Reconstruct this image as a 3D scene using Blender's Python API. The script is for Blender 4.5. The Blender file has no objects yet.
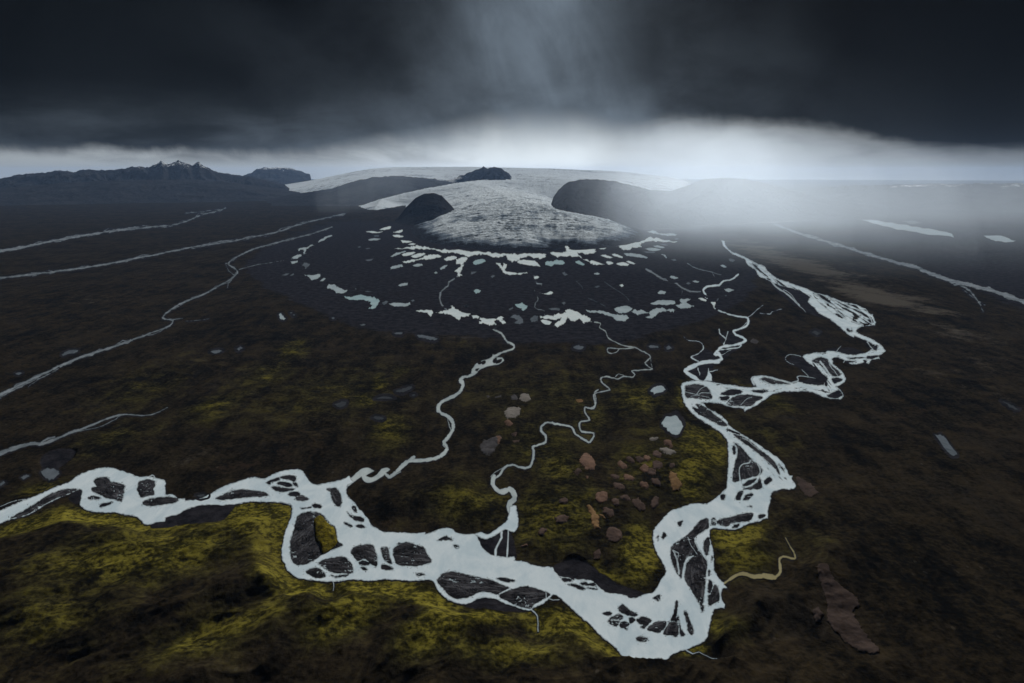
import bpy, math, random
import numpy as np

random.seed(7)
rng = np.random.default_rng(7)
scene = bpy.context.scene
W, Hh = 1024, 683
H = 600.0                      # height of the viewpoint above the plain, metres
LENS = 24.0
FP = W * LENS / 36.0
VH = 172.0                     # row of the true horizon
PITCH = math.atan((Hh / 2 - VH) / FP)
CP, SP = math.cos(PITCH), math.sin(PITCH)
PI = math.pi

# ------------------------------------------------------------------ survey
def ground(u, v, z=0.0):
    """plan position of a point of the plain seen at (u, v)"""
    u = np.asarray(u, float); v = np.asarray(v, float)
    a = (u - W / 2) / FP
    b = (Hh / 2 - v) / FP
    dx, dy, dz = a, CP + b * SP, -SP + b * CP
    t = (z - H) / np.minimum(dz, -1e-4)
    return dx * t, dy * t

def plan_uv(x, y, z=0.0):
    dep = y * CP + (H - z) * SP
    up = y * SP - (H - z) * CP
    dep = np.where(dep < 1.0, 1.0, dep)
    return W / 2 + FP * x / dep, Hh / 2 - FP * up / dep

def az_of(u):
    """azimuth of a far point at column u near the horizon"""
    return math.atan((u - W / 2) / FP / (CP + (Hh / 2 - VH) / FP * SP))

def z_at(v, d):
    """height of a point at range d that is seen at row v (near the middle)"""
    b = (Hh / 2 - v) / FP
    return H + d * (-SP + b * CP) / (CP + b * SP)

# ------------------------------------------------------------------ noise
def _hash(ix, iy, seed):
    h = (ix.astype(np.int64) * 374761393 + iy.astype(np.int64) * 668265263 + seed * 974634777) & 0xFFFFFFFF
    h = ((h ^ (h >> 13)) * 1274126177) & 0xFFFFFFFF
    h = (h ^ (h >> 16)) & 0xFFFFFFFF
    return h

def gnoise(x, y, seed=0):
    x0 = np.floor(x); y0 = np.floor(y)
    fx = x - x0; fy = y - y0
    sx = fx * fx * fx * (fx * (fx * 6 - 15) + 10)
    sy = fy * fy * fy * (fy * (fy * 6 - 15) + 10)
    def g(i, j):
        a = _hash(x0 + i, y0 + j, seed) * (2 * PI / 4294967296.0)
        return np.cos(a) * (fx - i) + np.sin(a) * (fy - j)
    a = g(0, 0); b = g(1, 0); c = g(0, 1); d = g(1, 1)
    return ((a + (b - a) * sx) * (1 - sy) + (c + (d - c) * sx) * sy) * 1.5

def fbm(x, y, octv=5, seed=0, gain=0.5, ridged=False):
    s = 0.0; a = 1.0; t = 0.0
    for o in range(octv):
        n = gnoise(x, y, seed + o * 17)
        if ridged:
            n = 1.0 - 2.0 * np.abs(n)
        s = s + a * n; t += a; a *= gain
        x, y = 1.63 * x - 1.18 * y + 3.1, 1.18 * x + 1.63 * y - 1.7
    return s / t

def sstep(a, b, x):
    t = np.clip((x - a) / (b - a), 0, 1)
    return t * t * (3 - 2 * t)

# ------------------------------------------------------------------ outlines
S15 = 150.0 / 1024.0
def C(ox, oy, s, k=S15):
    """'x,y x,y ...' on a survey sheet with corner (ox, oy) and scale k"""
    p = np.array([[float(q) for q in w.split(',')] for w in s.split()])
    p[:, 0] = ox + p[:, 0] * k
    p[:, 1] = oy + p[:, 1] * k
    return p

def smooth(p, closed=True, n=3):
    m = len(p); out = []
    for i in range(m if closed else m - 1):
        a, b = p[i], p[(i + 1) % m]
        z = p[i - 1] if (closed or i > 0) else a
        c = p[(i + 2) % m] if (closed or i + 2 < m) else b
        for j in range(n):
            t = j / n
            out.append(0.5 * (2 * a + (b - z) * t + (2 * z - 5 * a + 4 * b - c) * t * t + (3 * a - z - 3 * b + c) * t ** 3))
    if not closed:
        out.append(p[-1])
    return np.array(out)

def smooth_corner(p, n=3, lim=0.35):
    """closed spline that keeps sharp corners sharp"""
    m = len(p); out = []
    e = np.roll(p, -1, 0) - p; l = np.hypot(e[:, 0], e[:, 1])[:, None] + 1e-9; e = e / l
    cosang = (e * np.roll(e, 1, 0)).sum(1)
    T = 0.5 * (np.roll(p, -1, 0) - np.roll(p, 1, 0)); T[cosang < lim] = 0
    L = l[:, 0]; lim_t = np.minimum(L, np.roll(L, 1)); tl = np.hypot(T[:, 0], T[:, 1]) + 1e-9
    T = T * np.minimum(1, lim_t / tl)[:, None]
    for i in range(m):
        a, b, ta, tb = p[i], p[(i + 1) % m], T[i], T[(i + 1) % m]
        for j in range(n):
            t = j / n
            out.append((2 * t ** 3 - 3 * t * t + 1) * a + (t ** 3 - 2 * t * t + t) * ta + (3 * t * t - 2 * t ** 3) * b + (t ** 3 - t * t) * tb)
    return np.array(out)

def sd_poly(U, V, p):
    d2 = np.full(U.shape, 1e9); ins = np.zeros(U.shape, bool)
    m = len(p)
    for i in range(m):
        x1, y1 = p[i]; x2, y2 = p[(i + 1) % m]
        ex, ey = x2 - x1, y2 - y1
        l2 = ex * ex + ey * ey + 1e-12
        t = np.clip(((U - x1) * ex + (V - y1) * ey) / l2, 0, 1)
        d2 = np.minimum(d2, (U - x1 - t * ex) ** 2 + (V - y1 - t * ey) ** 2)
        if y1 != y2:
            c = ((y1 > V) != (y2 > V)) & (U < (x2 - x1) * (V - y1) / (y2 - y1) + x1)
            ins ^= c
    d = np.sqrt(d2)
    return np.where(ins, d, -d)

def sd_line(U, V, p, w0, w1):
    """half-width minus distance, widths run from w0 to w1 along the line"""
    seg = np.hypot(*(p[1:] - p[:-1]).T); cum = np.concatenate([[0], np.cumsum(seg)]); tot = cum[-1]
    best = np.full(U.shape, -1e9)
    wn = fbm(cum * .16 + p[0, 0], cum * 0 + p[0, 1], 3, 77)
    for i in range(len(p) - 1):
        x1, y1 = p[i]; x2, y2 = p[i + 1]
        ex, ey = x2 - x1, y2 - y1
        l2 = ex * ex + ey * ey + 1e-12
        t = np.clip(((U - x1) * ex + (V - y1) * ey) / l2, 0, 1)
        w = w0 + (w1 - w0) * (cum[i] + t * seg[i]) / tot
        w = w * (1 + 0.55 * wn[i])
        best = np.maximum(best, w / 2 - np.hypot(U - x1 - t * ex, V - y1 - t * ey))
    return best

# the survey raster, shared by water and ground
U0, U1, V0, V1, ST = -320.0, 1344.0, 173.0, 780.0, 0.5
NU, NV = int((U1 - U0) / ST) + 1, int((V1 - V0) / ST) + 1
PAD = 40.0
WATER = np.full((NV, NU), -PAD, np.float32)     # every water body, for the ground

class Field:
    def __init__(s, lo, hi):
        s.i0 = max(0, int((lo[0] - U0) / ST)); s.i1 = min(NU, int((hi[0] - U0) / ST) + 2)
        s.j0 = max(0, int((lo[1] - V0) / ST)); s.j1 = min(NV, int((hi[1] - V0) / ST) + 2)
        us = U0 + ST * np.arange(s.i0, s.i1); vs = V0 + ST * np.arange(s.j0, s.j1)
        s.U, s.V = np.meshgrid(us, vs)
        s.F = np.full(s.U.shape, -PAD)
    def win(s, p, pad):
        a = p.min(0) - pad; b = p.max(0) + pad
        i0 = int(max(0, (a[0] - U0) / ST - s.i0)); i1 = int(max(0, min(s.U.shape[1], (b[0] - U0) / ST - s.i0 + 2)))
        j0 = int(max(0, (a[1] - V0) / ST - s.j0)); j1 = int(max(0, min(s.U.shape[0], (b[1] - V0) / ST - s.j0 + 2)))
        return slice(j0, j1), slice(i0, i1)
    def add(s, p):
        k = s.win(p, PAD); s.F[k] = np.maximum(s.F[k], sd_poly(s.U[k], s.V[k], p))
    def cut(s, p):
        k = s.win(p, 6); s.F[k] = np.minimum(s.F[k], -sd_poly(s.U[k], s.V[k], p))
    def line(s, p, w0, w1=None):
        k = s.win(p, PAD); s.F[k] = np.maximum(s.F[k], sd_line(s.U[k], s.V[k], p, w0, w0 if w1 is None else w1))
    def stamp(s):
        k = (slice(s.j0, s.j1), slice(s.i0, s.i1))
        WATER[k] = np.maximum(WATER[k], s.F)

# ------------------------------------------------------------------ meshes
def link(o, parent=None):
    scene.collection.objects.link(o)
    if parent is not None:
        o.parent = parent
    return o

def mesh_obj(name, verts, faces, mat=None, parent=None, smooth_shade=True):
    me = bpy.data.meshes.new(name)
    me.from_pydata(verts if isinstance(verts, list) else verts.tolist(), [], faces if isinstance(faces, list) else faces.tolist())
    if smooth_shade:
        me.polygons.foreach_set('use_smooth', np.ones(len(me.polygons), bool))
    me.update()
    o = bpy.data.objects.new(name, me)
    if mat:
        me.materials.append(mat)
    return link(o, parent)

def grid_mesh(name, X, Y, Z, mat=None, parent=None, attrs=None, wrap=False):
    n, m = X.shape
    me = bpy.data.meshes.new(name)
    co = np.stack([X, Y, Z], -1).reshape(-1, 3).astype(np.float32)
    me.vertices.add(n * m); me.vertices.foreach_set('co', co.ravel())
    i = np.arange(n - 1)[:, None]; j = np.arange(m if wrap else m - 1)[None, :]
    jn = (j + 1) % m
    q = np.stack([i * m + j, i * m + jn, (i + 1) * m + jn, (i + 1) * m + j], -1).reshape(-1, 4).astype(np.int32)
    nf = len(q)
    me.loops.add(nf * 4); me.loops.foreach_set('vertex_index', q.ravel())
    me.polygons.add(nf)
    me.polygons.foreach_set('loop_start', np.arange(nf, dtype=np.int32) * 4)
    me.polygons.foreach_set('use_smooth', np.ones(nf, bool))
    me.update(calc_edges=True)
    for k, a in (attrs or {}).items():
        a = np.asarray(a, np.float32)
        if a.ndim == 3:
            at = me.attributes.new(k, 'FLOAT_COLOR', 'POINT'); at.data.foreach_set('color', a.reshape(-1))
        else:
            at = me.attributes.new(k, 'FLOAT', 'POINT'); at.data.foreach_set('value', a.reshape(-1))
    o = bpy.data.objects.new(name, me)
    if mat:
        me.materials.append(mat)
    return link(o, parent)

CASES = {1: ['a', 'p', 's'], 2: ['b', 'q', 'p'], 4: ['c', 'r', 'q'], 8: ['d', 's', 'r'], 3: ['a', 'b', 'q', 's'], 6: ['b', 'c', 'r', 'p'],
         12: ['c', 'd', 's', 'q'], 9: ['d', 'a', 'p', 'r'], 7: ['a', 'b', 'c', 'r', 's'], 14: ['b', 'c', 'd', 's', 'p'], 13: ['c', 'd', 'a', 'p', 'q'],
         11: ['d', 'a', 'b', 'q', 'r'], 15: ['a', 'b', 'c', 'd'], 5: ['a', 'p', 'q', 'c', 'r', 's'], 10: ['b', 'q', 'r', 'd', 's', 'p']}
def contour(f, Uu, Vv):
    """marching squares: the region f > 0 as (uv points, faces)"""
    n, m = f.shape
    f = np.where(np.abs(f) < 1e-6, 1e-6, f)
    I = f > 0
    ids = {}; pts = []; cnt = 0
    def reg(mask, uu, vv):
        nonlocal cnt
        k = np.full(mask.shape, -1, np.int64); c = int(mask.sum())
        k[mask] = cnt + np.arange(c); cnt += c
        pts.append(np.stack([uu[mask], vv[mask]], -1)); return k
    kc = reg(I, Uu, Vv)
    he = I[:, 1:] != I[:, :-1]; t = np.where(he, f[:, :-1] / np.where(he, f[:, :-1] - f[:, 1:], 1), 0)
    kh = reg(he, Uu[:, :-1] + t * (Uu[:, 1:] - Uu[:, :-1]), Vv[:, :-1])
    ve = I[1:] != I[:-1]; t = np.where(ve, f[:-1] / np.where(ve, f[:-1] - f[1:], 1), 0)
    kv = reg(ve, Uu[:-1], Vv[:-1] + t * (Vv[1:] - Vv[:-1]))
    code = I[:-1, :-1] * 1 + I[:-1, 1:] * 2 + I[1:, 1:] * 4 + I[1:, :-1] * 8
    ref = {'a': kc[:-1, :-1], 'b': kc[:-1, 1:], 'c': kc[1:, 1:], 'd': kc[1:, :-1], 'p': kh[:-1], 'q': kv[:, 1:], 'r': kh[1:], 's': kv[:, :-1]}
    faces = []
    for c, names in CASES.items():
        k = code == c
        if k.any():
            faces += np.stack([ref[x][k] for x in names][::-1], -1).tolist()
    return np.concatenate(pts), faces

def drop_specks(F, keep=10):
    """remove tiny separate patches of f > 0 (two-pass labelling by spreading)"""
    I = F > 0
    lab = np.where(I, np.arange(I.size).reshape(I.shape) + 1, 0)
    for _ in range(4000):
        q = lab.copy()
        q[1:] = np.maximum(q[1:], lab[:-1]); q[:-1] = np.maximum(q[:-1], lab[1:])
        r = q.copy()
        r[:, 1:] = np.maximum(r[:, 1:], q[:, :-1]); r[:, :-1] = np.maximum(r[:, :-1], q[:, 1:])
        r = np.where(I, r, 0)
        if (r == lab).all():
            break
        lab = r
    return lab

def bil_field(fld, uv):
    i = np.clip((uv[:, 0] - fld.U[0, 0]) / ST, 0, fld.U.shape[1] - 1.001); j = np.clip((uv[:, 1] - fld.V[0, 0]) / ST, 0, fld.U.shape[0] - 1.001)
    i0 = i.astype(int); j0 = j.astype(int); a = i - i0; b = j - j0; F = fld.F
    return (F[j0, i0] * (1 - a) + F[j0, i0 + 1] * a) * (1 - b) + (F[j0 + 1, i0] * (1 - a) + F[j0 + 1, i0 + 1] * a) * b
def water_mesh(name, fld, mat, z=0.0, scale=1.6):
    """water with the depth of every point (0 at the shore, 1 offshore)"""
    pts, faces = contour(fld.F, fld.U, fld.V)
    x, y = ground(pts[:, 0], pts[:, 1], z)
    o = mesh_obj(name, np.stack([x, y, np.full(len(x), z)], -1), faces, mat)
    at = o.data.attributes.new('depth', 'FLOAT', 'POINT')
    at.data.foreach_set('value', np.clip(bil_field(fld, pts) / scale, 0, 1).astype(np.float32))
    return o

def tag(o, label=None, cat=None, group=None, kind=None):
    if label: o['label'] = label
    if cat: o['category'] = cat
    if group: o['group'] = group
    if kind: o['kind'] = kind
    return o
# ------------------------------------------------------------------ node arithmetic
class X:
    """a float or colour socket with operators that add Math nodes"""
    def __init__(s, nt, o): s.nt, s.o = nt, o
    def m(s, op, *a, clamp=False):
        n = s.nt.nodes.new('ShaderNodeMath'); n.operation = op; n.use_clamp = clamp
        for i, q in enumerate((s,) + a):
            if isinstance(q, X): s.nt.links.new(q.o, n.inputs[i])
            else: n.inputs[i].default_value = q
        return X(s.nt, n.outputs[0])
    def __add__(s, b): return s.m('ADD', b)
    __radd__ = __add__
    def __sub__(s, b): return s.m('SUBTRACT', b)
    def __rsub__(s, b): return (s * -1.0) + b
    def __mul__(s, b): return s.m('MULTIPLY', b)
    __rmul__ = __mul__
    def __truediv__(s, b): return s.m('DIVIDE', b)
    def __rtruediv__(s, b): return s.m('POWER', -1.0) * b
    def clamp(s): return s.m('ADD', 0.0, clamp=True)
    def pw(s, b): return s.m('POWER', b)
    def mx(s, b): return s.m('MAXIMUM', b)
    def mn(s, b): return s.m('MINIMUM', b)
    def step(s, a, b):
        n = s.nt.nodes.new('ShaderNodeMapRange'); n.interpolation_type = 'SMOOTHSTEP'
        s.nt.links.new(s.o, n.inputs['Value'])
        n.inputs['From Min'].default_value = a; n.inputs['From Max'].default_value = b
        return X(s.nt, n.outputs['Result'])
    def gauss(s, c, w):
        d = (s - c) * (1.0 / w)
        return (d * d * -1.0).m('EXPONENT')

class NT:
    def __init__(s, nt): s.nt = nt; nt.nodes.clear()
    def new(s, t, **k):
        n = s.nt.nodes.new(t)
        for a, b in k.items(): setattr(n, a, b)
        return n
    def put(s, inp, v):
        if isinstance(v, X): s.nt.links.new(v.o, inp)
        elif hasattr(v, 'is_output'): s.nt.links.new(v, inp)
        else: inp.default_value = v
    def coord(s, which='Object'): return s.new('ShaderNodeTexCoord').outputs[which]
    def mapped(s, vec, scale=(1, 1, 1), rot=(0, 0, 0), loc=(0, 0, 0)):
        n = s.new('ShaderNodeMapping'); s.nt.links.new(vec, n.inputs['Vector'])
        n.inputs['Scale'].default_value = scale; n.inputs['Rotation'].default_value = rot; n.inputs['Location'].default_value = loc
        return n.outputs[0]
    def noise(s, vec, scale, detail=4, rough=0.55, dist=0.0, typ='FBM'):
        n = s.new('ShaderNodeTexNoise'); n.noise_type = typ
        s.nt.links.new(vec, n.inputs['Vector'])
        n.inputs['Scale'].default_value = scale; n.inputs['Detail'].default_value = detail
        n.inputs['Roughness'].default_value = rough; n.inputs['Distortion'].default_value = dist
        return X(s.nt, n.outputs['Fac'])
    def voro(s, vec, scale, feature='F1'):
        n = s.new('ShaderNodeTexVoronoi'); n.feature = feature
        s.nt.links.new(vec, n.inputs['Vector']); n.inputs['Scale'].default_value = scale
        return X(s.nt, n.outputs['Distance'])
    def mix(s, f, a, b):
        n = s.new('ShaderNodeMix', data_type='RGBA')
        s.put(n.inputs[0], f)
        for i, c in ((6, a), (7, b)):
            if isinstance(c, tuple): n.inputs[i].default_value = tuple(c[:3]) + (1,)
            else: s.put(n.inputs[i], c)
        return n.outputs[2]
    def sep(s, o, color=False):
        n = s.new('ShaderNodeSeparateColor' if color else 'ShaderNodeSeparateXYZ'); s.nt.links.new(o, n.inputs[0])
        return [X(s.nt, n.outputs[i]) for i in range(3)]
    def attr(s, name):
        n = s.new('ShaderNodeAttribute', attribute_name=name); return n
    def bump(s, h, dist, strength=1.0, normal=None):
        n = s.new('ShaderNodeBump'); s.put(n.inputs['Height'], h)
        n.inputs['Distance'].default_value = dist; n.inputs['Strength'].default_value = strength
        if normal is not None: s.nt.links.new(normal, n.inputs['Normal'])
        return n.outputs[0]
    def surf(s, color, rough=0.9, normal=None, spec=0.3, **k):
        p = s.new('ShaderNodeBsdfPrincipled'); o = s.new('ShaderNodeOutputMaterial')
        if isinstance(color, tuple): p.inputs['Base Color'].default_value = tuple(color[:3]) + (1,)
        else: s.put(p.inputs['Base Color'], color)
        s.put(p.inputs['Roughness'], rough); p.inputs['Specular IOR Level'].default_value = spec
        if normal is not None: s.nt.links.new(normal, p.inputs['Normal'])
        s.nt.links.new(p.outputs[0], o.inputs['Surface'])
        return p

def material(name):
    m = bpy.data.materials.new(name); m.use_nodes = True
    return m, NT(m.node_tree)

# glacial melt water: milky with rock flour, so mostly a diffuse body under a glossy skin
def water_mat(name, a, b, rough=0.55):
    m, n = material(name)
    co = n.coord()
    dp = X(n.nt, n.attr('depth').outputs['Fac'])
    big = n.noise(n.mapped(co, (1, 0.6, 1), (0, 0, 0.9)), 0.020, 6, 0.62, 0.8).step(0.34, 0.64)
    fine = n.noise(n.mapped(co, (1, 0.4, 1), (0, 0, 0.6)), 0.09, 6, 0.68)
    col = n.mix((big * 0.62 + fine.step(0.3, 0.75) * 0.38).clamp(), a, b)
    shoal = ((1.0 - dp) * 1.15 + (fine - 0.5) * 1.2).step(0.15, 1.25)
    col = n.mix(shoal * 0.80, col, tuple(0.28 * q for q in a))
    n.surf(col, rough, n.bump(fine, 0.5, 0.4), 0.0)
    return m
M_RIVER = water_mat('river_water', (0.50, 0.62, 0.69), (0.70, 0.79, 0.835))
M_STREAM = water_mat('stream_water', (0.30, 0.36, 0.385), (0.52, 0.59, 0.60))
M_FAINT = water_mat('shallow_braided_water', (0.11, 0.135, 0.155), (0.30, 0.345, 0.38))
M_MILK = water_mat('milky_pond_water', (0.54, 0.64, 0.67), (0.70, 0.77, 0.78))
M_PALE = water_mat('pale_grey_pond_water', (0.30, 0.375, 0.415), (0.42, 0.50, 0.535))
M_TEAL = water_mat('turquoise_pond_water', (0.27, 0.40, 0.44), (0.38, 0.51, 0.54))
M_DIM = water_mat('dull_grey_pond_water', (0.075, 0.092, 0.11), (0.145, 0.17, 0.195))
M_DARK = water_mat('dark_grey_pond_water', (0.035, 0.04, 0.046), (0.065, 0.073, 0.082))
M_TAN = water_mat('silty_yellow_water', (0.26, 0.23, 0.12), (0.36, 0.33, 0.19))

# the plain: soil, moss, gravel, dry ground; the four covers are painted per point
def ground_mat():
    m, n = material('volcanic_ground')
    co = n.coord()
    at = n.attr('cover'); moss, grav, tan = n.sep(at.outputs['Color'], True)
    red = X(n.nt, at.outputs['Alpha'])
    n300 = n.noise(co, 1 / 260, 5, 0.6); n60 = n.noise(co, 1 / 48, 6, 0.62)
    n12 = n.noise(co, 1 / 9, 6, 0.68)
    st = n.noise(n.mapped(co, (1.0, 0.22, 1), (0, 0, -0.72)), 1 / 40, 6, 0.62)
    mix = n300 * 0.30 + n60 * 0.34 + st * 0.36
    soil = n.mix((mix * 0.66 + n12 * 0.34).step(0.41, 0.60), (0.0042, 0.0038, 0.0030), (0.033, 0.0250, 0.0140))
    soil = n.mix((n300.step(0.55, 0.66) * n12.step(0.4, 0.6) * 0.4), soil, (0.020, 0.019, 0.018))
    gravel = n.mix(n.noise(co, 1 / 30, 7, 0.7).step(0.35, 0.68), (0.010, 0.0098, 0.0120), (0.030, 0.0285, 0.033))
    mossc = n.mix((n12 * 0.62 + n60 * 0.38).step(0.43, 0.59), (0.026, 0.024, 0.006), (0.178, 0.155, 0.024))
    dull = n.mix((n12 * 0.55 + n60 * 0.45).step(0.38, 0.64), (0.011, 0.0105, 0.0035), (0.056, 0.052, 0.015))
    mossc = n.mix((moss + (n60 - 0.5) * 0.8).step(0.52, 1.0), dull, mossc)
    mossc = n.mix(n300.step(0.5, 0.72) * 0.6, mossc, (0.060, 0.048, 0.016))
    stone = n.voro(n.mapped(co, (1, 0.6, 1), (0, 0, 0.4)), 1 / 17)
    pale = (0.20 - stone).step(0.0, 0.10) * n60.step(0.52, 0.64)
    mf = (moss + (mix - 0.5) * 2.0 + (n12 - 0.5) * 0.5).step(0.36, 0.86)
    gf = (grav + (n60 - 0.5) * 1.0 + (n12 - 0.5) * 0.5).step(0.35, 0.65)
    rf = (red + (n60 - 0.5) * 1.3 + (n12 - 0.5) * 0.8).step(0.45, 0.75)
    tf = (tan + (n60 - 0.5) * 0.8 + (n300 - 0.5) * 1.2 + (n12 - 0.5) * 0.4).step(0.35, 0.85)
    col = n.mix(rf * 0.7, soil, (0.034, 0.0215, 0.0140))
    col = n.mix(tf * 0.85, col, (0.088, 0.078, 0.062))
    col = n.mix(pale * 0.55, col, (0.070, 0.062, 0.050))
    col = n.mix(mf, col, mossc)
    col = n.mix(gf, col, gravel)
    hgt = n12 * 0.5 + n60 * 0.4 + st * 0.5
    n.surf(col, 0.92, n.bump(hgt, 5.0, 0.8), 0.0)
    return m
M_GROUND = ground_mat()

def gravel_mat():
    m, n = material('wet_volcanic_gravel')
    co = n.coord()
    fl = n.attr('flow').outputs['Vector']
    a = n.noise(co, 1 / 7, 7, 0.72); b = n.noise(co, 1 / 34, 5, 0.6)
    s = n.noise(n.mapped(fl, (0.14, 1.0, 1)), 1 / 6.5, 6, 0.66, 1.2)
    col = n.mix((a * 0.5 + b * 0.5).step(0.38, 0.62), (0.010, 0.0098, 0.0108), (0.042, 0.041, 0.046))
    col = n.mix((s.step(0.49, 0.64) * b.step(0.36, 0.54)) * 0.8, col, (0.12, 0.123, 0.135))
    n.surf(col, 0.8, n.bump(a * 0.5 + s * 0.5, 1.6, 0.8), 0.0)
    return m
M_GRAVEL = gravel_mat()
def simple_mat(name, a, b, sc, rough=0.92, bumpd=1.5, c=None, fade=False):
    m, n = material(name)
    co = n.coord()
    t = n.noise(co, 1 / sc, 6, 0.66); t2 = n.noise(co, 3.1 / sc, 6, 0.7)
    col = n.mix((t * 0.6 + t2 * 0.4).step(0.36, 0.64), a, b)
    if fade:                                   # turf creeping in over the rim of a bare patch
        dp = X(n.nt, n.attr('depth').outputs['Fac'])
        col = n.mix((dp * 1.25 + (t2 - 0.5) * 1.5 + (t - 0.5) * 0.8).step(0.15, 0.75), (0.020, 0.0175, 0.008), col)
    if c: col = n.mix((t2 * 0.5 + t * 0.5).step(0.56, 0.66) * 0.7, col, c)
    n.surf(col, rough, n.bump(t2 * 0.6 + t, bumpd, 0.9), 0.0)
    return m
M_MOSS = simple_mat('yellow_green_moss', (0.030, 0.026, 0.006), (0.19, 0.155, 0.018), 9, 0.95, 3)
M_PINK = simple_mat('bare_pinkish_earth', (0.095, 0.060, 0.045), (0.185, 0.118, 0.086), 22, fade=True)
M_PINKDIM = simple_mat('bare_dull_brown_earth', (0.052, 0.037, 0.031), (0.108, 0.076, 0.063), 22, fade=True)
M_PALEROCK = simple_mat('bare_pale_grey_earth', (0.135, 0.125, 0.115), (0.22, 0.205, 0.185), 22, fade=True)
M_ORANGE = simple_mat('bare_ochre_earth', (0.15, 0.092, 0.045), (0.24, 0.15, 0.075), 22, fade=True)
M_GREY = simple_mat('bare_grey_gravel', (0.045, 0.043, 0.045), (0.085, 0.082, 0.085), 22, fade=True)
M_RUST = simple_mat('bare_rusty_earth', (0.036, 0.027, 0.023), (0.072, 0.053, 0.045), 30, fade=True)

def ice_mat():
    m, n = material('glacier_ice')
    co = n.coord()
    at = n.attr('ice'); dirt, long_, rad = n.sep(at.outputs['Color'], True)
    w = n.attr('flow').outputs['Vector']
    streak = n.noise(n.mapped(w, (1, 0.10, 1)), 1 / 60, 6, 0.66, 0.4)
    cross = n.noise(n.mapped(w, (0.25, 1, 1)), 1 / 55, 6, 0.68, 0.8)
    big = n.noise(n.mapped(w, (1, 0.6, 1)), 1 / 700, 6, 0.62, 0.8)
    wave = n.noise(n.mapped(w, (0.2, 1, 1)), 1 / 300, 5, 0.6, 1.0)
    fine = n.noise(co, 1 / 26, 6, 0.7)
    d = (dirt * 1.25 + (streak - 0.5) * 1.5 + (cross - 0.5) * 1.3 + (wave - 0.5) * 1.2 + (big - 0.5) * 1.3 + (fine - 0.5) * 0.7)
    col = n.mix(d.step(0.05, 0.60), (0.70, 0.78, 0.83), (0.17, 0.215, 0.265))
    col = n.mix(d.step(0.55, 1.05), col, (0.022, 0.024, 0.029))
    n.surf(col, 0.65, n.bump(streak * 0.6 + cross * 0.9 + wave * 0.8 + fine * 0.4, 30.0, 1.0), 0.0)
    return m
M_ICE = ice_mat()

def rock_mat(name, lo, hi, snow=0.0):
    m, n = material(name)
    co = n.coord()
    a = n.noise(co, 1 / 500, 6, 0.65); b = n.noise(co, 1 / 70, 6, 0.7)
    col = n.mix((a * 0.5 + b * 0.5).step(0.38, 0.62), lo, hi)
    if snow:
        at = n.attr('snow'); s = X(n.nt, at.outputs['Fac'])
        col = n.mix((s + (a - 0.5) * 1.6 + (b - 0.5) * 1.8).step(0.62, 0.80), col, (0.72, 0.78, 0.83))
    n.surf(col, 0.92, n.bump(b + a * 2.0, 40.0, 0.8), 0.0)
    return m
M_ROCK = rock_mat('dark_basalt_slope', (0.014, 0.014, 0.016), (0.034, 0.033, 0.034))
M_RANGE = rock_mat('distant_basalt_range', (0.016, 0.017, 0.019), (0.042, 0.042, 0.044), 1)
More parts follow.
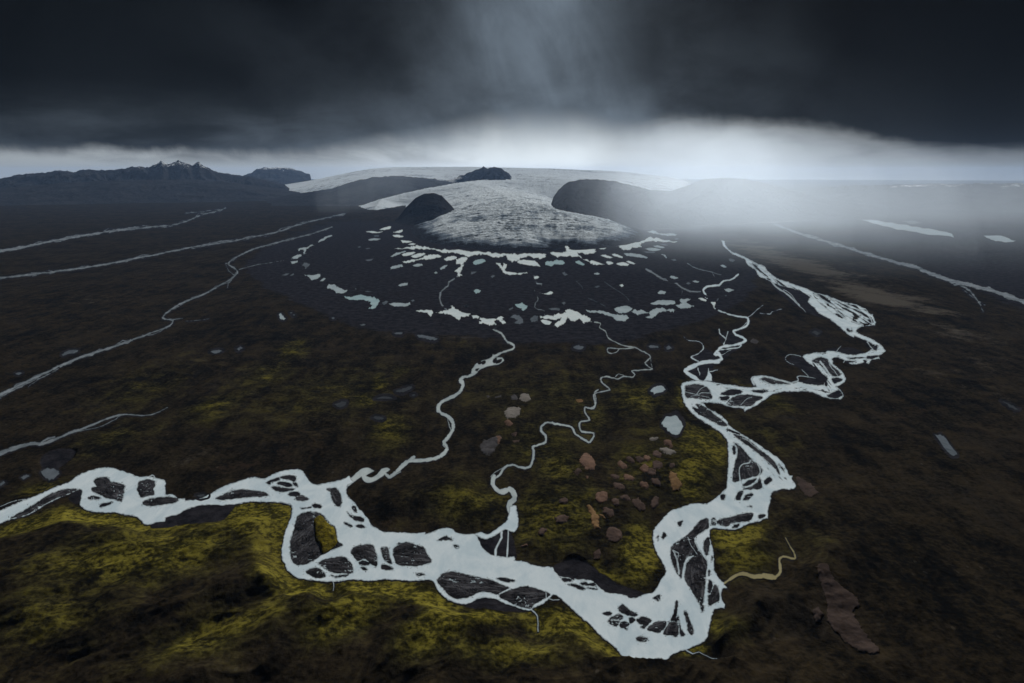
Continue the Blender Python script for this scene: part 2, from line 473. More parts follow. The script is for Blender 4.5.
# ------------------------------------------------------------------ the braided main river
K4 = 1 / 4.2667
A_, B_, C_, D_, E_, F_, G_, H_, I_, J_, K_, L_, M_ = ((0, 460), (130, 440), (260, 460), (270, 510), (400, 510), (480, 520), (580, 570), (640, 480), (680, 410), (670, 340), (750, 320), (760, 260), (690, 230))
N_, O_, P_, Q_, R_, S_, T_, U_, X_, Y_, Z_ = (640, 270), (430, 310), (340, 380), (560, 310), (470, 390), (470, 460), (620, 220), (360, 210), (500, 230), (400, 250), (270, 230)
RIVER_BANKS = [
 (A_, "-400,560 -200,455 -60,376 0,345 90,305 170,270 250,240 330,205 400,175 470,150 530,105 600,75 690,52 760,52 840,75 890,95 930,115 1024,112 1130,140 1130,420 1024,432 985,440 970,420 940,395 900,375 850,375 780,358 720,360 640,355 580,340 545,305 550,270 560,215 540,203 480,228 400,260 300,312 200,372 90,402 60,410 0,435 -200,520 -400,620"),
 (B_, "-40,220 0,225 40,245 90,250 130,246 150,262 175,285 172,330 175,370 230,375 290,368 310,378 330,395 360,400 375,398 380,412 430,408 500,390 560,360 620,325 680,300 740,280 800,262 850,253 900,265 920,262 960,240 1024,218 1060,215 1060,425 1024,425 940,423 860,420 800,425 720,440 640,445 560,443 500,445 430,460 370,485 320,510 260,525 200,550 150,575 95,575 80,545 50,525 0,515 -40,515"),
 (C_, "-40,125 0,125 35,125 70,105 140,75 200,65 250,62 290,75 310,100 328,130 350,155 390,168 440,158 500,148 560,130 610,110 640,150 600,175 590,210 600,245 640,285 660,310 680,345 720,385 745,410 755,440 790,465 830,488 830,640 150,640 152,600 160,540 180,470 200,420 218,360 215,315 190,300 130,290 60,285 0,285 -40,285"),
 (D_, "150,0 140,70 115,130 95,200 80,260 82,330 100,370 115,410 150,440 190,465 250,475 320,485 400,490 470,488 540,478 620,480 680,485 760,475 830,475 900,480 960,485 1060,480 1060,152 1024,155 1000,160 920,155 850,150 780,150 740,130 690,100 675,60 650,40 620,0 500,-30 300,-30"),
 (E_, "-60,155 0,150 100,160 190,160 240,140 280,125 335,122 370,140 390,155 440,165 510,162 530,185 560,250 600,290 640,308 720,320 770,318 782,310 785,345 850,350 920,380 1024,390 1024,600 860,683 800,665 720,640 650,607 580,598 540,604 480,635 430,643 370,630 310,600 260,550 235,500 220,485 160,475 80,485 0,478 -60,480"),
 (E_, "510,165 560,150 600,165 640,140 690,105 730,70 745,0 750,-30 795,-30 798,0 808,60 805,115 780,150 745,145 715,135 690,150 640,180 590,200 550,190 525,180"),
 (F_, "100,270 240,275 300,285 370,308 430,318 495,322 520,355 550,385 600,390 640,408 700,405 760,412 795,440 820,475 860,495 930,500 980,510 1024,530 1060,550 1060,690 720,690 690,665 650,630 610,590 560,545 520,515 500,512 470,537 430,552 375,583 352,616 300,613 220,583 150,552 104,540 60,520"),
 (G_, "-40,55 0,65 60,65 100,85 130,115 170,145 210,158 270,165 330,185 380,190 440,165 500,150 530,110 560,55 585,20 590,-40 905,-40 920,30 960,70 985,100 965,150 970,210 990,235 985,262 925,265 905,300 890,360 880,410 870,455 840,495 780,520 720,545 670,560 620,585 590,612 540,605 480,615 420,638 360,638 320,620 280,580 240,530 190,490 140,450 90,395 40,345 0,310 -40,280"),
 (H_, "130,720 150,683 180,640 160,580 120,510 95,450 88,390 90,350 110,315 150,270 200,215 250,195 330,168 380,158 460,160 510,125 560,90 590,60 598,-30 1040,-30 1024,65 960,65 900,90 890,150 870,225 855,260 810,285 770,290 720,310 650,340 580,335 500,330 478,345 480,400 500,480 505,560 510,620 550,683 600,740"),
 (I_, "40,-40 60,0 90,30 150,75 220,115 270,150 310,190 325,230 328,290 330,350 325,420 320,480 315,530 280,570 230,610 190,635 130,660 300,760 600,740 602,690 610,640 620,570 660,550 720,540 780,540 790,510 760,470 740,430 710,370 660,320 600,280 530,230 460,185 400,150 340,110 320,75 270,30 195,-10 150,-50"),
 (J_, "75,320 85,295 130,280 190,275 240,278 290,285 350,300 420,305 490,318 560,325 590,320 570,290 555,265 575,250 640,245 710,255 770,280 830,295 870,285 900,290 940,300 1060,310 1060,385 1024,375 970,350 900,350 780,345 700,360 650,385 590,430 540,465 430,462 390,450 340,435 260,428 215,432 250,460 290,490 340,525 390,570 430,610 500,650 560,690 600,740 400,740 390,690 360,650 320,615 250,570 180,525 130,480 100,440 85,390"),
 (K_, "-30,460 0,460 40,455 100,448 180,432 250,430 290,428 400,450 470,460 500,450 510,430 530,400 500,370 440,320 390,285 355,250 380,235 450,222 510,225 530,210 600,215 650,232 720,235 780,225 830,200 850,175 800,145 740,120 690,95 640,65 590,25 560,0 540,-40 840,-40 855,35 750,40 720,65 740,90 800,115 860,145 900,175 925,210 900,235 880,240 885,265 830,275 810,300 780,290 740,300 690,300 650,280 600,255 560,265 570,300 610,335 640,365 655,410 620,440 590,455 620,480 640,520 620,540 560,538 500,525 440,500 370,485 300,490 220,490 150,510 100,545 50,580 0,605 -40,630"),
 (L_, "-20,25 30,40 50,70 110,120 180,145 260,175 330,200 370,220 430,235 500,260 560,285 640,300 720,330 745,360 770,385 790,420 785,445 730,450 690,455 660,480 640,530 600,510 570,480 520,440 470,400 410,370 370,330 325,285 340,255 310,230 250,205 180,185 110,165 60,140 -20,100"),
 (M_, "215,70 225,110 250,130 290,165 370,200 390,235 440,270 490,310 540,345 590,370 640,365 580,330 530,285 490,245 430,215 370,180 300,155 250,115 235,70"),
]
# (sheet, outline, label or None): bars of gravel inside the channels; those with a label are islands of their own
GRAVEL = [
 (A_, "75,398 90,385 180,335 260,285 330,240 400,212 470,198 520,202 480,224 400,254 300,304 200,364 120,392", "long thin dark gravel strip along the lower bank where the river leaves at the edge"),
 (A_, "640,150 655,128 700,115 740,125 750,145 790,155 845,170 848,200 835,270 815,282 780,268 730,262 680,235 632,215 630,190 660,180", "large blocky dark gravel island inside the broad bend of the river at far left"),
 (A_, "603,262 620,247 660,250 690,260 640,270", None),
 (A_, "680,318 690,300 730,292 770,290 740,308 700,320", None),
 (B_, "50,340 60,290 90,275 130,268 160,280 172,285 170,310 160,335 165,370 120,380 75,392 60,365", "grey gravel islet with a thin looping channel around its upper end"),
 (B_, "85,430 120,405 180,395 250,388 310,395 330,415 290,430 220,442 150,450 100,445", "slim dark lens of gravel just below the islet with the looping channel"),
 (B_, "585,400 630,375 690,350 760,338 820,342 880,350 920,360 945,375 900,385 840,388 760,395 690,402 630,408", "long smooth leaf-shaped gravel island upstream of the grey river bar"),
 (C_, "140,115 185,105 240,112 243,145 200,138 150,128", "rounded dark bar topping the cluster of leaf-like bars in the bend"),
 (C_, "45,155 90,130 130,122 135,138 80,152 70,165", None),
 (C_, "115,160 150,148 220,168 205,185 160,178", None),
 (C_, "225,155 250,160 260,185 235,175", None),
 (C_, "78,185 110,182 170,192 235,198 200,212 140,215 100,205", "narrow leaf-like bar, longest of the cluster in the river bend"),
 (C_, "190,235 230,218 270,225 265,245 220,248", None),
 (C_, "235,260 285,240 330,268 300,280 260,275", "diamond-shaped bar at the downstream end of the cluster of leaf-like bars"),
 (C_, "355,310 375,300 418,312 415,328 375,325", None),
 (C_, "275,328 350,322 300,333", None),
 (C_, "455,200 475,193 520,195 548,230 555,290 545,322 510,300 490,260 480,220", "upright oval gravel bar where the winding stream joins the main river"),
 (C_, "630,320 650,315 662,350 640,352", None),
 (C_, "595,355 630,380 700,392 708,420 660,415 620,390", None),
 (C_, "575,428 600,430 630,455 600,450", None),
 (C_, "650,450 690,440 718,462 680,462", None),
 (D_, "140,210 160,150 185,50 230,20 280,12 350,28 390,70 420,100 445,120 455,170 465,215 495,240 440,265 380,290 330,320 290,350 230,372 170,370 145,330 138,270", "largest island, half dark rippled gravel and half bright yellow-green moss"),
 (D_, "325,362 380,335 440,325 495,318 540,345 565,395 560,430 500,432 430,425 380,405 350,380", "dark wedge of gravel just below the half mossy island"),
 (D_, "243,420 290,397 330,398 378,435 365,462 310,462 275,445", "small kite-shaped gravel bar close to the mossy lower bank of the river"),
 (D_, "552,285 580,250 630,238 700,240 720,290 732,330 725,383 690,370 650,335 600,345 570,315", "rounded gravel island with broken crumbs of gravel at its lower edge"),
 (D_, "605,360 640,345 680,360 670,375 620,375", None), (D_, "620,395 640,390 665,408 645,412", None), (D_, "415,445 460,450 530,435 520,452 450,462", None),
 (D_, "757,265 790,253 810,270 815,310 832,365 800,355 770,320", "narrow upright gravel bar between two wider islands in mid river"),
 (D_, "762,375 780,370 840,400 800,408 765,402", None),
 (E_, "-45,270 0,234 70,230 130,245 165,262 190,310 215,350 180,368 110,382 40,380 -20,370 -40,330", "broad dark gravel island with pale scratches in the middle of the river"),
 (E_, "255,208 290,188 320,182 360,205 300,205", None), (E_, "365,240 390,240 405,258 380,260", None), (E_, "105,435 150,430 170,442 130,448", None), (E_, "-20,232 40,222 90,232 40,238", None),
 (E_, "660,465 720,465 780,482 760,492 710,488", None),
 (E_, "265,465 300,430 370,422 420,435 540,460 640,485 700,515 745,530 690,560 655,575 600,560 540,560 500,580 450,600 390,605 340,585 290,530 255,490", "largest long gravel island along the lower bank, banded with faint pale streaks"),
 (F_, "130,520 170,490 240,470 290,452 340,455 400,475 460,495 478,515 420,545 370,575 345,603 280,595 200,560", "dark almond-shaped gravel island enclosed by thin side channels at the lower bank"),
 (F_, "555,400 600,398 630,415 580,420", None), (F_, "605,440 660,440 720,470 690,475 620,450", None), (F_, "690,430 725,425 740,445 700,442", None),
 (F_, "745,435 780,430 795,455 750,445", None), (F_, "725,465 760,462 800,475 760,470", None), (F_, "505,325 530,340 560,375 540,378 510,350", None),
 (G_, "155,295 200,283 215,300 190,312", None),
 (G_, "280,240 300,240 340,275 395,305 360,315 300,300 262,275", "slanting dark bar at the upper side of the cluster near the lowest bend"),
 (G_, "230,315 270,300 295,320 275,345 250,385 190,350", "stubby dark bar at the upstream end of the cluster near the lowest bend"),
 (G_, "270,370 300,350 335,370 315,390 280,395", None), (G_, "335,330 360,322 375,345 345,365", None),
 (G_, "390,335 430,320 490,345 455,380 440,400 415,390 430,375 395,360", "notched dark bar in the middle of the cluster near the lowest bend"),
 (G_, "460,400 520,355 588,355 575,395 535,430 490,420", "four-sided dark bar between the notched bar and the tall triangular bar"),
 (G_, "570,435 610,355 640,290 655,215 668,225 662,290 672,380 665,455 620,445", "tall triangular dark bar with a long pointed tip near the lowest bend"),
 (G_, "668,300 690,400 715,440 685,450 678,380", None),
 (G_, "710,285 730,290 750,350 772,395 770,438 745,435 730,370", "thin upright tongue of gravel beside the tall triangular bar"),
 (G_, "385,465 410,455 460,465 455,485 400,488", "small oval bar alone below the cluster near the lowest bend"),
 (G_, "500,190 540,170 548,180 535,210", None), (G_, "300,395 325,398 318,410", None),
 (H_, "345,540 400,480 430,515 458,555 450,640 440,760 430,840 408,850 375,790 340,735 312,690 305,640 320,570", "long dark gravel island tapering downstream to a point at the right bends"),
 (G_, "820,250 845,240 838,290", None),
 (G_, "875,180 890,165 920,105 945,130 950,205 920,225 880,240", "triangular gravel bar against the right bank beside the yellow creek mouth"),
 (G_, "880,70 905,90 895,150 875,150", None),
 (H_, "460,265 470,320 430,350 380,385 375,420 395,460 390,505 350,520 325,530 310,570 290,640 280,670 250,630 240,610 215,550 210,490 225,440 290,400 350,350 400,290 430,270", "arched dark gravel island hugging the inside of the sharp river bend"),
 (H_, "435,430 460,390 475,410 470,480 455,515 435,480", "small spindle of gravel between two narrow channels at the right bank"),
 (H_, "525,285 560,265 620,255 680,235 740,225 770,230 765,260 740,280 680,285 630,295 590,315 540,305", "elongated dark gravel bar lying across the river above the sharp bend"),
 (H_, "485,270 510,262 520,300 495,310", None), (H_, "640,310 680,300 665,325 635,328", None), (H_, "810,240 855,235 845,255 815,265", None),
 (H_, "655,130 670,85 705,75 690,110 685,138", None), (H_, "705,130 720,105 760,88 770,100 740,130 710,138", None), (H_, "730,180 765,178 760,186", None),
 (H_, "550,105 580,100 578,130 555,132", None), (H_, "258,290 290,278 280,310 262,310", None), (H_, "150,390 165,355 178,380 160,405", None), (H_, "120,385 127,380 125,415", None),
 (H_, "465,620 478,615 475,650 465,650", None), (H_, "488,520 495,525 492,550", None),
 (I_, "85,-20 150,0 210,25 260,50 300,80 325,110 290,105 220,75 150,40 110,15", None),
 (I_, "365,165 420,180 480,215 530,260 590,305 640,350 670,400 680,440 655,405 600,350 540,300 480,255 410,205", "long curved sliver of gravel following the outer bank of the right channel"),
 (I_, "320,130 390,150 395,165 340,145", None),
 (I_, "365,220 400,240 450,290 490,340 530,370 560,410 550,440 490,455 450,470 420,475 385,490 360,485 360,440 370,390 390,320 395,270 380,240", "big wedge-shaped gravel island where the right channel widens, crossed by a pale thread"),
 (I_, "430,510 470,480 520,470 490,505 440,520", None), (I_, "430,540 480,525 530,490 545,460 560,530 520,540", "ragged bar just below the wedge-shaped gravel island"),
 (I_, "575,490 610,455 625,485 590,510", None), (I_, "360,250 378,250 378,290 362,300", None), (I_, "675,370 700,395 712,420 695,405", None),
 (J_, "105,320 150,305 210,305 260,330 275,360 285,400 220,400 150,395 110,390", "boxy gravel island at the fork, veined with pale threads"),
 (J_, "345,370 390,345 450,335 495,355 440,375 390,378", None), (J_, "340,390 400,385 400,405 360,415", None),
 (J_, "390,435 430,390 500,375 580,380 635,395 590,420 550,450 480,448 430,450", "wide dark gravel island right of the boxy island at the fork"),
 (J_, "555,345 640,340 665,350 630,362", None), (J_, "610,265 660,258 720,270 790,290 820,300 760,300 690,300 640,280", "tapering gravel bar inside the hooked loop of the upper channel"),
 (J_, "180,440 215,445 280,490 340,540 390,580 350,585 290,555 230,510 200,480", "lengthy gravel bar splitting the channel just downstream of the fork"),
 (K_, "425,280 470,255 520,262 545,300 600,345 620,375 580,385 540,370 500,330 470,300", "gravel island inside the double bend of the upper channel"),
 (K_, "560,400 610,395 630,410 600,425 575,430", None), (K_, "530,515 590,485 610,480 630,510 600,530 550,530", None), (K_, "505,400 530,430 525,450 510,440", None),
 (K_, "775,275 795,280 790,295", None), (K_, "800,250 870,240 875,250 810,268", None), (K_, "830,195 855,175 875,180 860,205", None), (K_, "670,258 740,262 690,266", None), (K_, "660,280 720,282 680,290", None),
 (L_, "590,470 620,470 630,485 605,488", None),
]
THREADS = [
 (E_, "690,140 692,190 660,250 650,312", 2.2, 2.6), (E_, "738,140 738,220 728,325", 1.4, 2.0),
 (F_, "470,538 500,545 540,545", 1.2, .8), (F_, "450,492 455,540", 1.0, 1.0), (F_, "350,610 385,645 395,690 395,760", 1.6, .8),
 (H_, "225,480 250,540 262,600 265,640", 1.5, 1.7), (H_, "350,525 325,535 300,600 290,690", 2.2, 2.6), (H_, "375,420 400,470 440,520 475,570", 1.8, 2.2), (H_, "325,390 350,450 392,505", .7, .7), (H_, "225,480 262,500 255,550", .8, .8),
 (I_, "480,345 470,360 420,375 405,410 410,480", 1.4, 1.6), (I_, "530,370 550,420 520,460 460,478 430,500", 1.3, 1.3), (I_, "425,190 470,215 540,275", .8, .6),
 (J_, "105,355 180,372 230,360 285,366", .9, .9), (J_, "180,372 215,330 250,318", .8, .6), (J_, "140,385 200,378 270,392", .6, .6), (J_, "480,445 520,405 560,390", .7, .7), (J_, "640,280 700,305 730,300", 1.0, 1.0),
 (K_, "480,285 520,335 550,378", 2.0, 2.4), (K_, "450,300 490,345 520,380", .9, .9), (K_, "540,300 560,330 600,380", .8, .8), (K_, "500,520 540,505 600,475", 1.0, .8), (K_, "40,420 110,440 160,450", 1.0, 1.2),
 (K_, "290,425 330,412 322,388 345,382 400,388 385,370 355,340", 1.2, .6), (K_, "400,388 450,400", .7, .5), (K_, "350,250 310,238 262,238 240,262 262,290 300,305", .7, .6), (K_, "30,440 10,405 30,388 110,388 180,405 290,432", 2.0, 1.6),
 (K_, "640,290 660,262 720,250", 1.0, .8), (K_, "800,150 830,190 850,210", 1.0, 1.0), (K_, "590,215 610,190 620,180", .7, .5),
 (B_, "130,248 160,240 172,262 200,268 212,288 195,330 175,362", 1.6, 1.2),
 (A_, "-120,375 0,318 80,285 170,265", .8, .6), (G_, "720,543 770,570 810,560 850,580 900,602 935,606", 1.2, .5),
 (D_, "430,485 436,515 432,548", 1.0, .6),
 (L_, "370,225 440,280 520,320 600,400 680,440", 1.3, 1.6), (L_, "430,240 520,285 600,330 690,370 740,420", 1.2, 1.4), (L_, "350,270 430,320 500,375 560,420 620,470", 2.4, 3), (L_, "500,262 600,310 700,350 750,390 770,440", 1.4, 1.4), (L_, "560,290 650,330 720,360", .9, .9), (L_, "400,290 480,330 560,380 640,440", .9, 1.2),
 (M_, "560,355 600,400 660,435 710,480 745,515", 1.8, 1.4), (M_, "745,515 770,540 790,560", .8, .5), (M_, "640,405 690,440 735,500", .7, .5),
 (M_, "370,185 430,250 480,300", 1.4, 1.6), (M_, "310,160 400,205 470,245 540,310 590,350", 1.6, 1.8),
]
fr = Field((-60, 235), (905, 675))
for ox, s in RIVER_BANKS:
    fr.add(smooth_corner(C(*ox, s)))
# the fan of braids upstream: streaked bars elongated down the flow
fan = smooth(C(*L_, "360,225 430,240 500,265 560,292 640,306 715,335 740,365 760,390 775,420 765,440 700,448 640,430 560,400 480,360 420,310 380,265"))
fan2 = smooth(C(*M_, "360,185 420,215 490,250 530,290 570,330 690,380 800,430 860,470 780,450 690,405 580,360 520,330 450,270"))
for fp_, dirx, thr in ((fan, (0.86, 0.51), 0.04), (fan2, (0.80, 0.60), 0.16)):
    k = fr.win(fp_, 4); sd = sd_poly(fr.U[k], fr.V[k], fp_)
    a = fr.U[k] * dirx[0] + fr.V[k] * dirx[1]; b = -fr.U[k] * dirx[1] + fr.V[k] * dirx[0]
    nz = fbm(a * 0.075 + 0.25 * gnoise(a * .11, b * .3, 5), b * 0.42, 4, 21)
    fr.F[k] = np.where(sd > 0, np.minimum(fr.F[k], np.maximum((thr - nz) * 6.0, -sd * 1.5)), fr.F[k])
ISLANDS = []; BARS = []
for ox, s, lab in GRAVEL:
    p = smooth(C(*ox, s)); fr.cut(p); BARS.append(p)
    if lab: ISLANDS.append((p, lab))
wob = 1.5 * fbm(fr.U * .24, fr.V * .32, 5, 3, 0.66)
fr.F += np.where(np.abs(fr.F) < 4, wob, 0)
# more braiding: bars drawn out along the flow in the upper bends, crumbs off the islands, veins through them
BR = [(K_, "440,228 520,216 600,222 720,238 790,228 850,195 910,205 880,236 820,262 740,285 690,288 640,262 560,250 470,246", (0.99, -0.12), 0.10), (K_, "370,250 430,245 520,350 570,420 580,480 540,500 500,440 440,340", (0.62, 0.78), 0.16),
      (K_, "300,440 400,455 480,468 560,480 600,520 540,530 440,490 300,480", (0.98, 0.15), 0.14), (K_, "560,10 640,70 740,128 850,180 890,200 850,215 740,130 600,60", (0.80, 0.60), 0.16), (J_, "300,300 420,312 560,330 700,325 860,325 980,340 900,345 760,345 660,372 560,350 400,350", (0.99, -0.05), 0.13),
      (I_, "330,120 480,200 640,320 730,430 740,480 640,470 560,360 420,220 340,160", (0.70, 0.71), 0.26)]
for q_, (ox, s, dirx, thr) in enumerate(BR):
    bp = smooth(C(*ox, s)); k = fr.win(bp, 4); sd = sd_poly(fr.U[k], fr.V[k], bp)
    a = fr.U[k] * dirx[0] + fr.V[k] * dirx[1]; b = -fr.U[k] * dirx[1] + fr.V[k] * dirx[0]
    nz = fbm(a * 0.07 + 0.3 * gnoise(a * .1, b * .25, 5 + q_), b * 0.44, 4, 121 + q_, 0.55)
    nz = nz - 0.25 * (1 - sstep(0, 3, sd))
    fr.F[k] = np.where(sd > 0, np.minimum(fr.F[k], (thr + 0.06 - nz) * 7.0), fr.F[k])
FB = np.full(fr.F.shape, -9.0)
for p in BARS:
    k = fr.win(p, 8); FB[k] = np.maximum(FB[k], sd_poly(fr.U[k], fr.V[k], p))
crumb = fbm(fr.U * .42, fr.V * .60, 4, 141, 0.6)
zone = sstep(-6.0, -0.5, FB) * (fbm(fr.U * .06, fr.V * .08, 2, 142) > -0.05)
fr.F = np.where((zone > 0) & (FB < 1), np.minimum(fr.F, (0.70 - 0.34 * zone - crumb) * 6), fr.F)
vein = 1 - 2 * np.abs(fbm(fr.U * .085 + .8 * gnoise(fr.U * .2, fr.V * .25, 143), fr.V * .13, 3, 144, 0.5))
vmask = sstep(0.0, 0.25, fbm(fr.U * .045, fr.V * .06, 2, 145))
fr.F = np.where(FB > 0, np.maximum(fr.F, (vein - 1.0 + 0.075 * vmask) * 9), fr.F)
for ox, s, w0, w1 in THREADS:
    p = smooth(C(*ox, s), False); p = p + 0.5 * np.stack([gnoise(p[:, 0] * .4, p[:, 1] * .4, 8), gnoise(p[:, 0] * .4, p[:, 1] * .4, 9)], -1)
    fr.line(p, w0, w1)
fr.F += np.where(np.abs(fr.F) < 1.5, 0.22 * gnoise(fr.U * .9, fr.V * 1.0, 4), 0)
fr.stamp()
RIVER_F = np.full((NV, NU), -PAD, np.float32); RIVER_F[fr.j0:fr.j1, fr.i0:fr.i1] = fr.F
for p in BARS:
    f = Field(p.min(0) - 3, p.max(0) + 3); f.F = sd_poly(f.U, f.V, p); f.stamp()
tag(water_mesh('river', fr, M_RIVER), 'broad pale grey-blue braided river winding across the dark plain', 'river', kind='structure')

# ------------------------------------------------------------------ streams
K3 = 1 / 3.0118; K39 = 1 / 3.938; K31 = 1 / 3.16
def stream(label, mat, lines, polys=(), cuts=(), braid=0.0, seed=0):
    L = [(smooth(C(*(ox if len(ox) == 3 else ox), s) if len(ox) == 2 else C(ox[0], ox[1], s, ox[2]), False), w0, w1) for ox, s, w0, w1 in lines]
    P = [smooth_corner(C(*ox, s)) for ox, s in polys]
    for p, a, b in L:
        p += 0.55 * np.stack([gnoise(p[:, 0] * .35, p[:, 1] * .35, 8 + seed), gnoise(p[:, 0] * .35, p[:, 1] * .35, 19 + seed)], -1) * np.minimum(1, np.linspace(0, 3, len(p)))[:, None]
    al = np.concatenate([p for p, _, _ in L] + P)
    f = Field(al.min(0) - PAD - 2, al.max(0) + PAD + 2)
    for p in P: f.add(p)
    for ox, s in cuts: f.cut(smooth(C(*ox, s)))
    kw = 0.85 if braid > 0.3 else 1.0
    for p, a, b in L:
        f.line(p, a * kw, b * kw)
        if braid > 0.3 and len(p) > 12:                          # the strands of a braided channel part and meet again
            cum = np.concatenate([[0], np.cumsum(np.hypot(*(p[1:] - p[:-1]).T))])
            for q in (1, 2):
                off = (1.4 + 0.5 * (a + b) / 2) * 1.8 * fbm(cum * .055 + 9 * q, cum * 0 + seed + 5 * q, 3, 200 + q)
                f.line(p + np.stack([0.5 * off, off], -1), a * 0.40, b * 0.45)
    nz = fbm(f.U * .18, f.V * .5, 4, 33 + seed, 0.6)
    f.F += np.where(np.abs(f.F) < 4, (0.35 + 1.1 * braid) * nz - braid * 0.10, 0)
    f.stamp()
    return tag(water_mesh('stream', f, mat, -0.02, 1.1), label, 'stream', kind='structure')
stream('winding pale stream from the large white pond to the main river', M_STREAM,
  [(O_, "440,92 460,110 430,130 470,150 500,175 520,210 560,235 575,250 560,270 520,280 470,300 430,320", 1.7, 2.6),
   (O_, "310,425 270,450 225,460 205,480 225,510 210,550 160,590 100,615 60,650 55,690", 3.0, 3.4), (P_, "820,0 840,20 825,70 780,110 710,140 675,175 680,220 740,250 770,290 770,340 735,395 710,425 730,460 710,500 650,535 560,548 470,555 430,580 390,620", 3.2, 3.8),
   (P_, "735,250 742,300 758,345", 1.2, 1.2), (P_, "712,425 702,440 722,462", 1.0, 1.4),
   (C_, "1050,-20 1010,12 960,55 910,100 880,115 850,85", 3.6, 3.2), (C_, "960,80 905,115", 1.2, 1.2)],
  [(O_, "430,300 450,322 490,322 507,345 470,372 400,385 340,410 310,440 280,430 285,405 320,360 350,345 390,335 420,320"),
   (C_, "590,140 620,120 660,85 700,55 740,52 785,75 750,92 725,108 760,118 800,95 830,60 870,50 890,66 862,88 840,112 790,142 750,157 710,148 692,115 650,145 600,185")],
  [(O_, "325,350 345,345 350,365 330,370"), (O_, "350,355 375,345 378,362 358,372"), (O_, "435,335 455,328 450,360 430,358"), (O_, "310,405 335,400 315,420"), (O_, "455,345 490,335 485,355 450,365")], 0.25, 1)
stream('thin meandering stream looping down to the river through the hummocks', M_STREAM,
  [(Q_, "210,80 275,90 270,120 310,145 330,190 380,220 440,245 510,255 560,280 600,300 615,325 580,360 610,390 630,405 560,410 490,415 510,440 490,460 440,450 400,470 370,465 320,455 280,465 290,500 340,545 250,565 230,590 240,650 200,670 170,665 168,690", 1.2, 1.5),
   (Q_, "505,258 410,265 325,260 335,295 380,290 410,262", 1.2, 1.0), (Q_, "380,455 400,438 440,448", .9, .9), (Q_, "615,325 625,370 630,405", .7, .6),
   (R_, "875,-2 850,20 860,60 845,125 790,120 785,150 815,205 760,215 745,240 765,285 845,295 820,355 780,340 720,300 695,255 640,240 580,230 530,220 490,245 485,280 515,310 515,355 470,375 430,390 435,430 425,490 395,530 330,525 290,510 240,525 200,580 160,610", 1.5, 2.6),
   (S_, "165,110 155,160 190,210 230,215 270,200 300,230 300,270 270,300 280,350 300,390 305,440", 4.0, 6.5), (R_, "240,520 150,580 150,600", .8, .8)], (), (), 0.1, 2)
stream('braided stream with small side loops running into the fork of the river', M_RIVER,
  [(N_, "670,30 640,55 610,70 570,75 540,100 470,110 440,125 435,150 460,190", 2.0, 2.4), (N_, "500,240 510,262 555,285 620,305 690,320", 1.0, 2.0),
   (N_, "690,320 730,325 740,345 730,380 690,400 640,415 655,440 700,460 720,480 690,500 620,515 560,525 535,545 510,575 540,580 555,605 520,620 450,625 400,640 370,660 310,683", 2.0, 3.4),
   (N_, "690,500 680,525 620,535 550,545", 1.6, 1.4), (N_, "540,405 550,440 585,470 570,510", 1.2, 1.2), (N_, "600,420 585,470", 1.0, 1.0), (N_, "300,455 330,480 405,490 435,530 400,570 350,590 370,610 410,630", .5, 1.3),
   (N_, "725,325 760,310 800,270 840,240", .9, .5), (N_, "640,410 690,395 735,350", .8, .8), (N_, "560,580 600,555 620,550", .6, .5), (N_, "820,295 885,300 900,285 970,265", .7, .4),
   (J_, "330,150 250,150 190,165 130,190 105,210 130,235 180,262 200,285", 3.6, 4.0), (J_, "190,190 205,240", 1.2, 1.0), (J_, "275,215 325,205", .9, .8), (J_, "345,140 350,110 325,85", 2.4, 2.4)],
  [(J_, "262,175 268,210 284,240 288,280 230,278 255,235")], (), 0.15, 3)
stream('slender thread of water joining the round pond under the ice to the white pond', M_FAINT,
  [(U_, "705,365 690,400 670,450 610,490 600,520 560,550 545,600 560,650 600,690", 1.6, 2.0)], (), (), 0.1, 4)
stream('hair-thin rivulet dropping from the hooked pond to the jagged white pond', M_FAINT,
  [(X_, "180,292 215,300 240,320 250,360 285,375 275,395", .8, .8), (X_, "235,410 260,470 240,500 245,535 300,550 304,580", .9, .9)], (), (), 0, 5)
stream('thin rivulet curving from the ice-edge ponds to the braided stream', M_FAINT,
  [(T_, "180,335 230,365 300,405 370,425 420,460 480,485 550,490", 2.6, 1.5), (T_, "410,450 425,480 420,520", .7, .6)], (), (), 0.25, 6)
stream('short faint rivulet on the dark outwash above the braided stream', M_FAINT, [(T_, "460,295 520,330 600,350 690,375", 1.1, 1.2), (T_, "630,360 645,385", .8, .7)], (), (), 0.2, 7)
stream('faint rivulet between small ponds on the outwash fan', M_DIM, [(X_, "520,350 550,375 565,400", .9, .6), (X_, "715,355 780,400 850,445 880,480", .9, .7), (X_, "600,465 660,490 720,520", .6, .6)], (), (), 0.1, 8)
stream('long straight river channel crossing the brown plain at left, nearest the wide bend', M_FAINT,
  [((0, 140, K3), "1000,262 930,285 850,305 760,330 700,360 690,375 715,395 700,415 650,445 600,470 540,495 510,515 490,535 520,545 500,565 430,590 390,605 330,625 240,655 180,683", 1.6, 2.4),
   ((0, 140, K3), "695,380 680,372 690,395 705,405", 1.0, 1.0), ((0, 140, K3), "490,538 525,540 550,537", 1.0, 1.0), ((0, 140, K3), "560,545 600,543 630,538", .7, .6), ((0, 140, K3), "720,390 780,375 870,360 950,330", 1.0, .5), ((0, 140, K3), "685,445 690,425 710,400", .8, .8),
   ((0, 340, K39), "515,0 500,8 420,35 330,65 250,95 190,125 100,165 0,215 -150,290 -400,420", 2.2, 4.0), ((0, 340, K39), "230,112 180,140 120,165 0,225 -100,275", 1.2, 1.6), ((0, 340, K39), "150,155 110,185", 1.4, .8)], (), (), 0.35, 9)
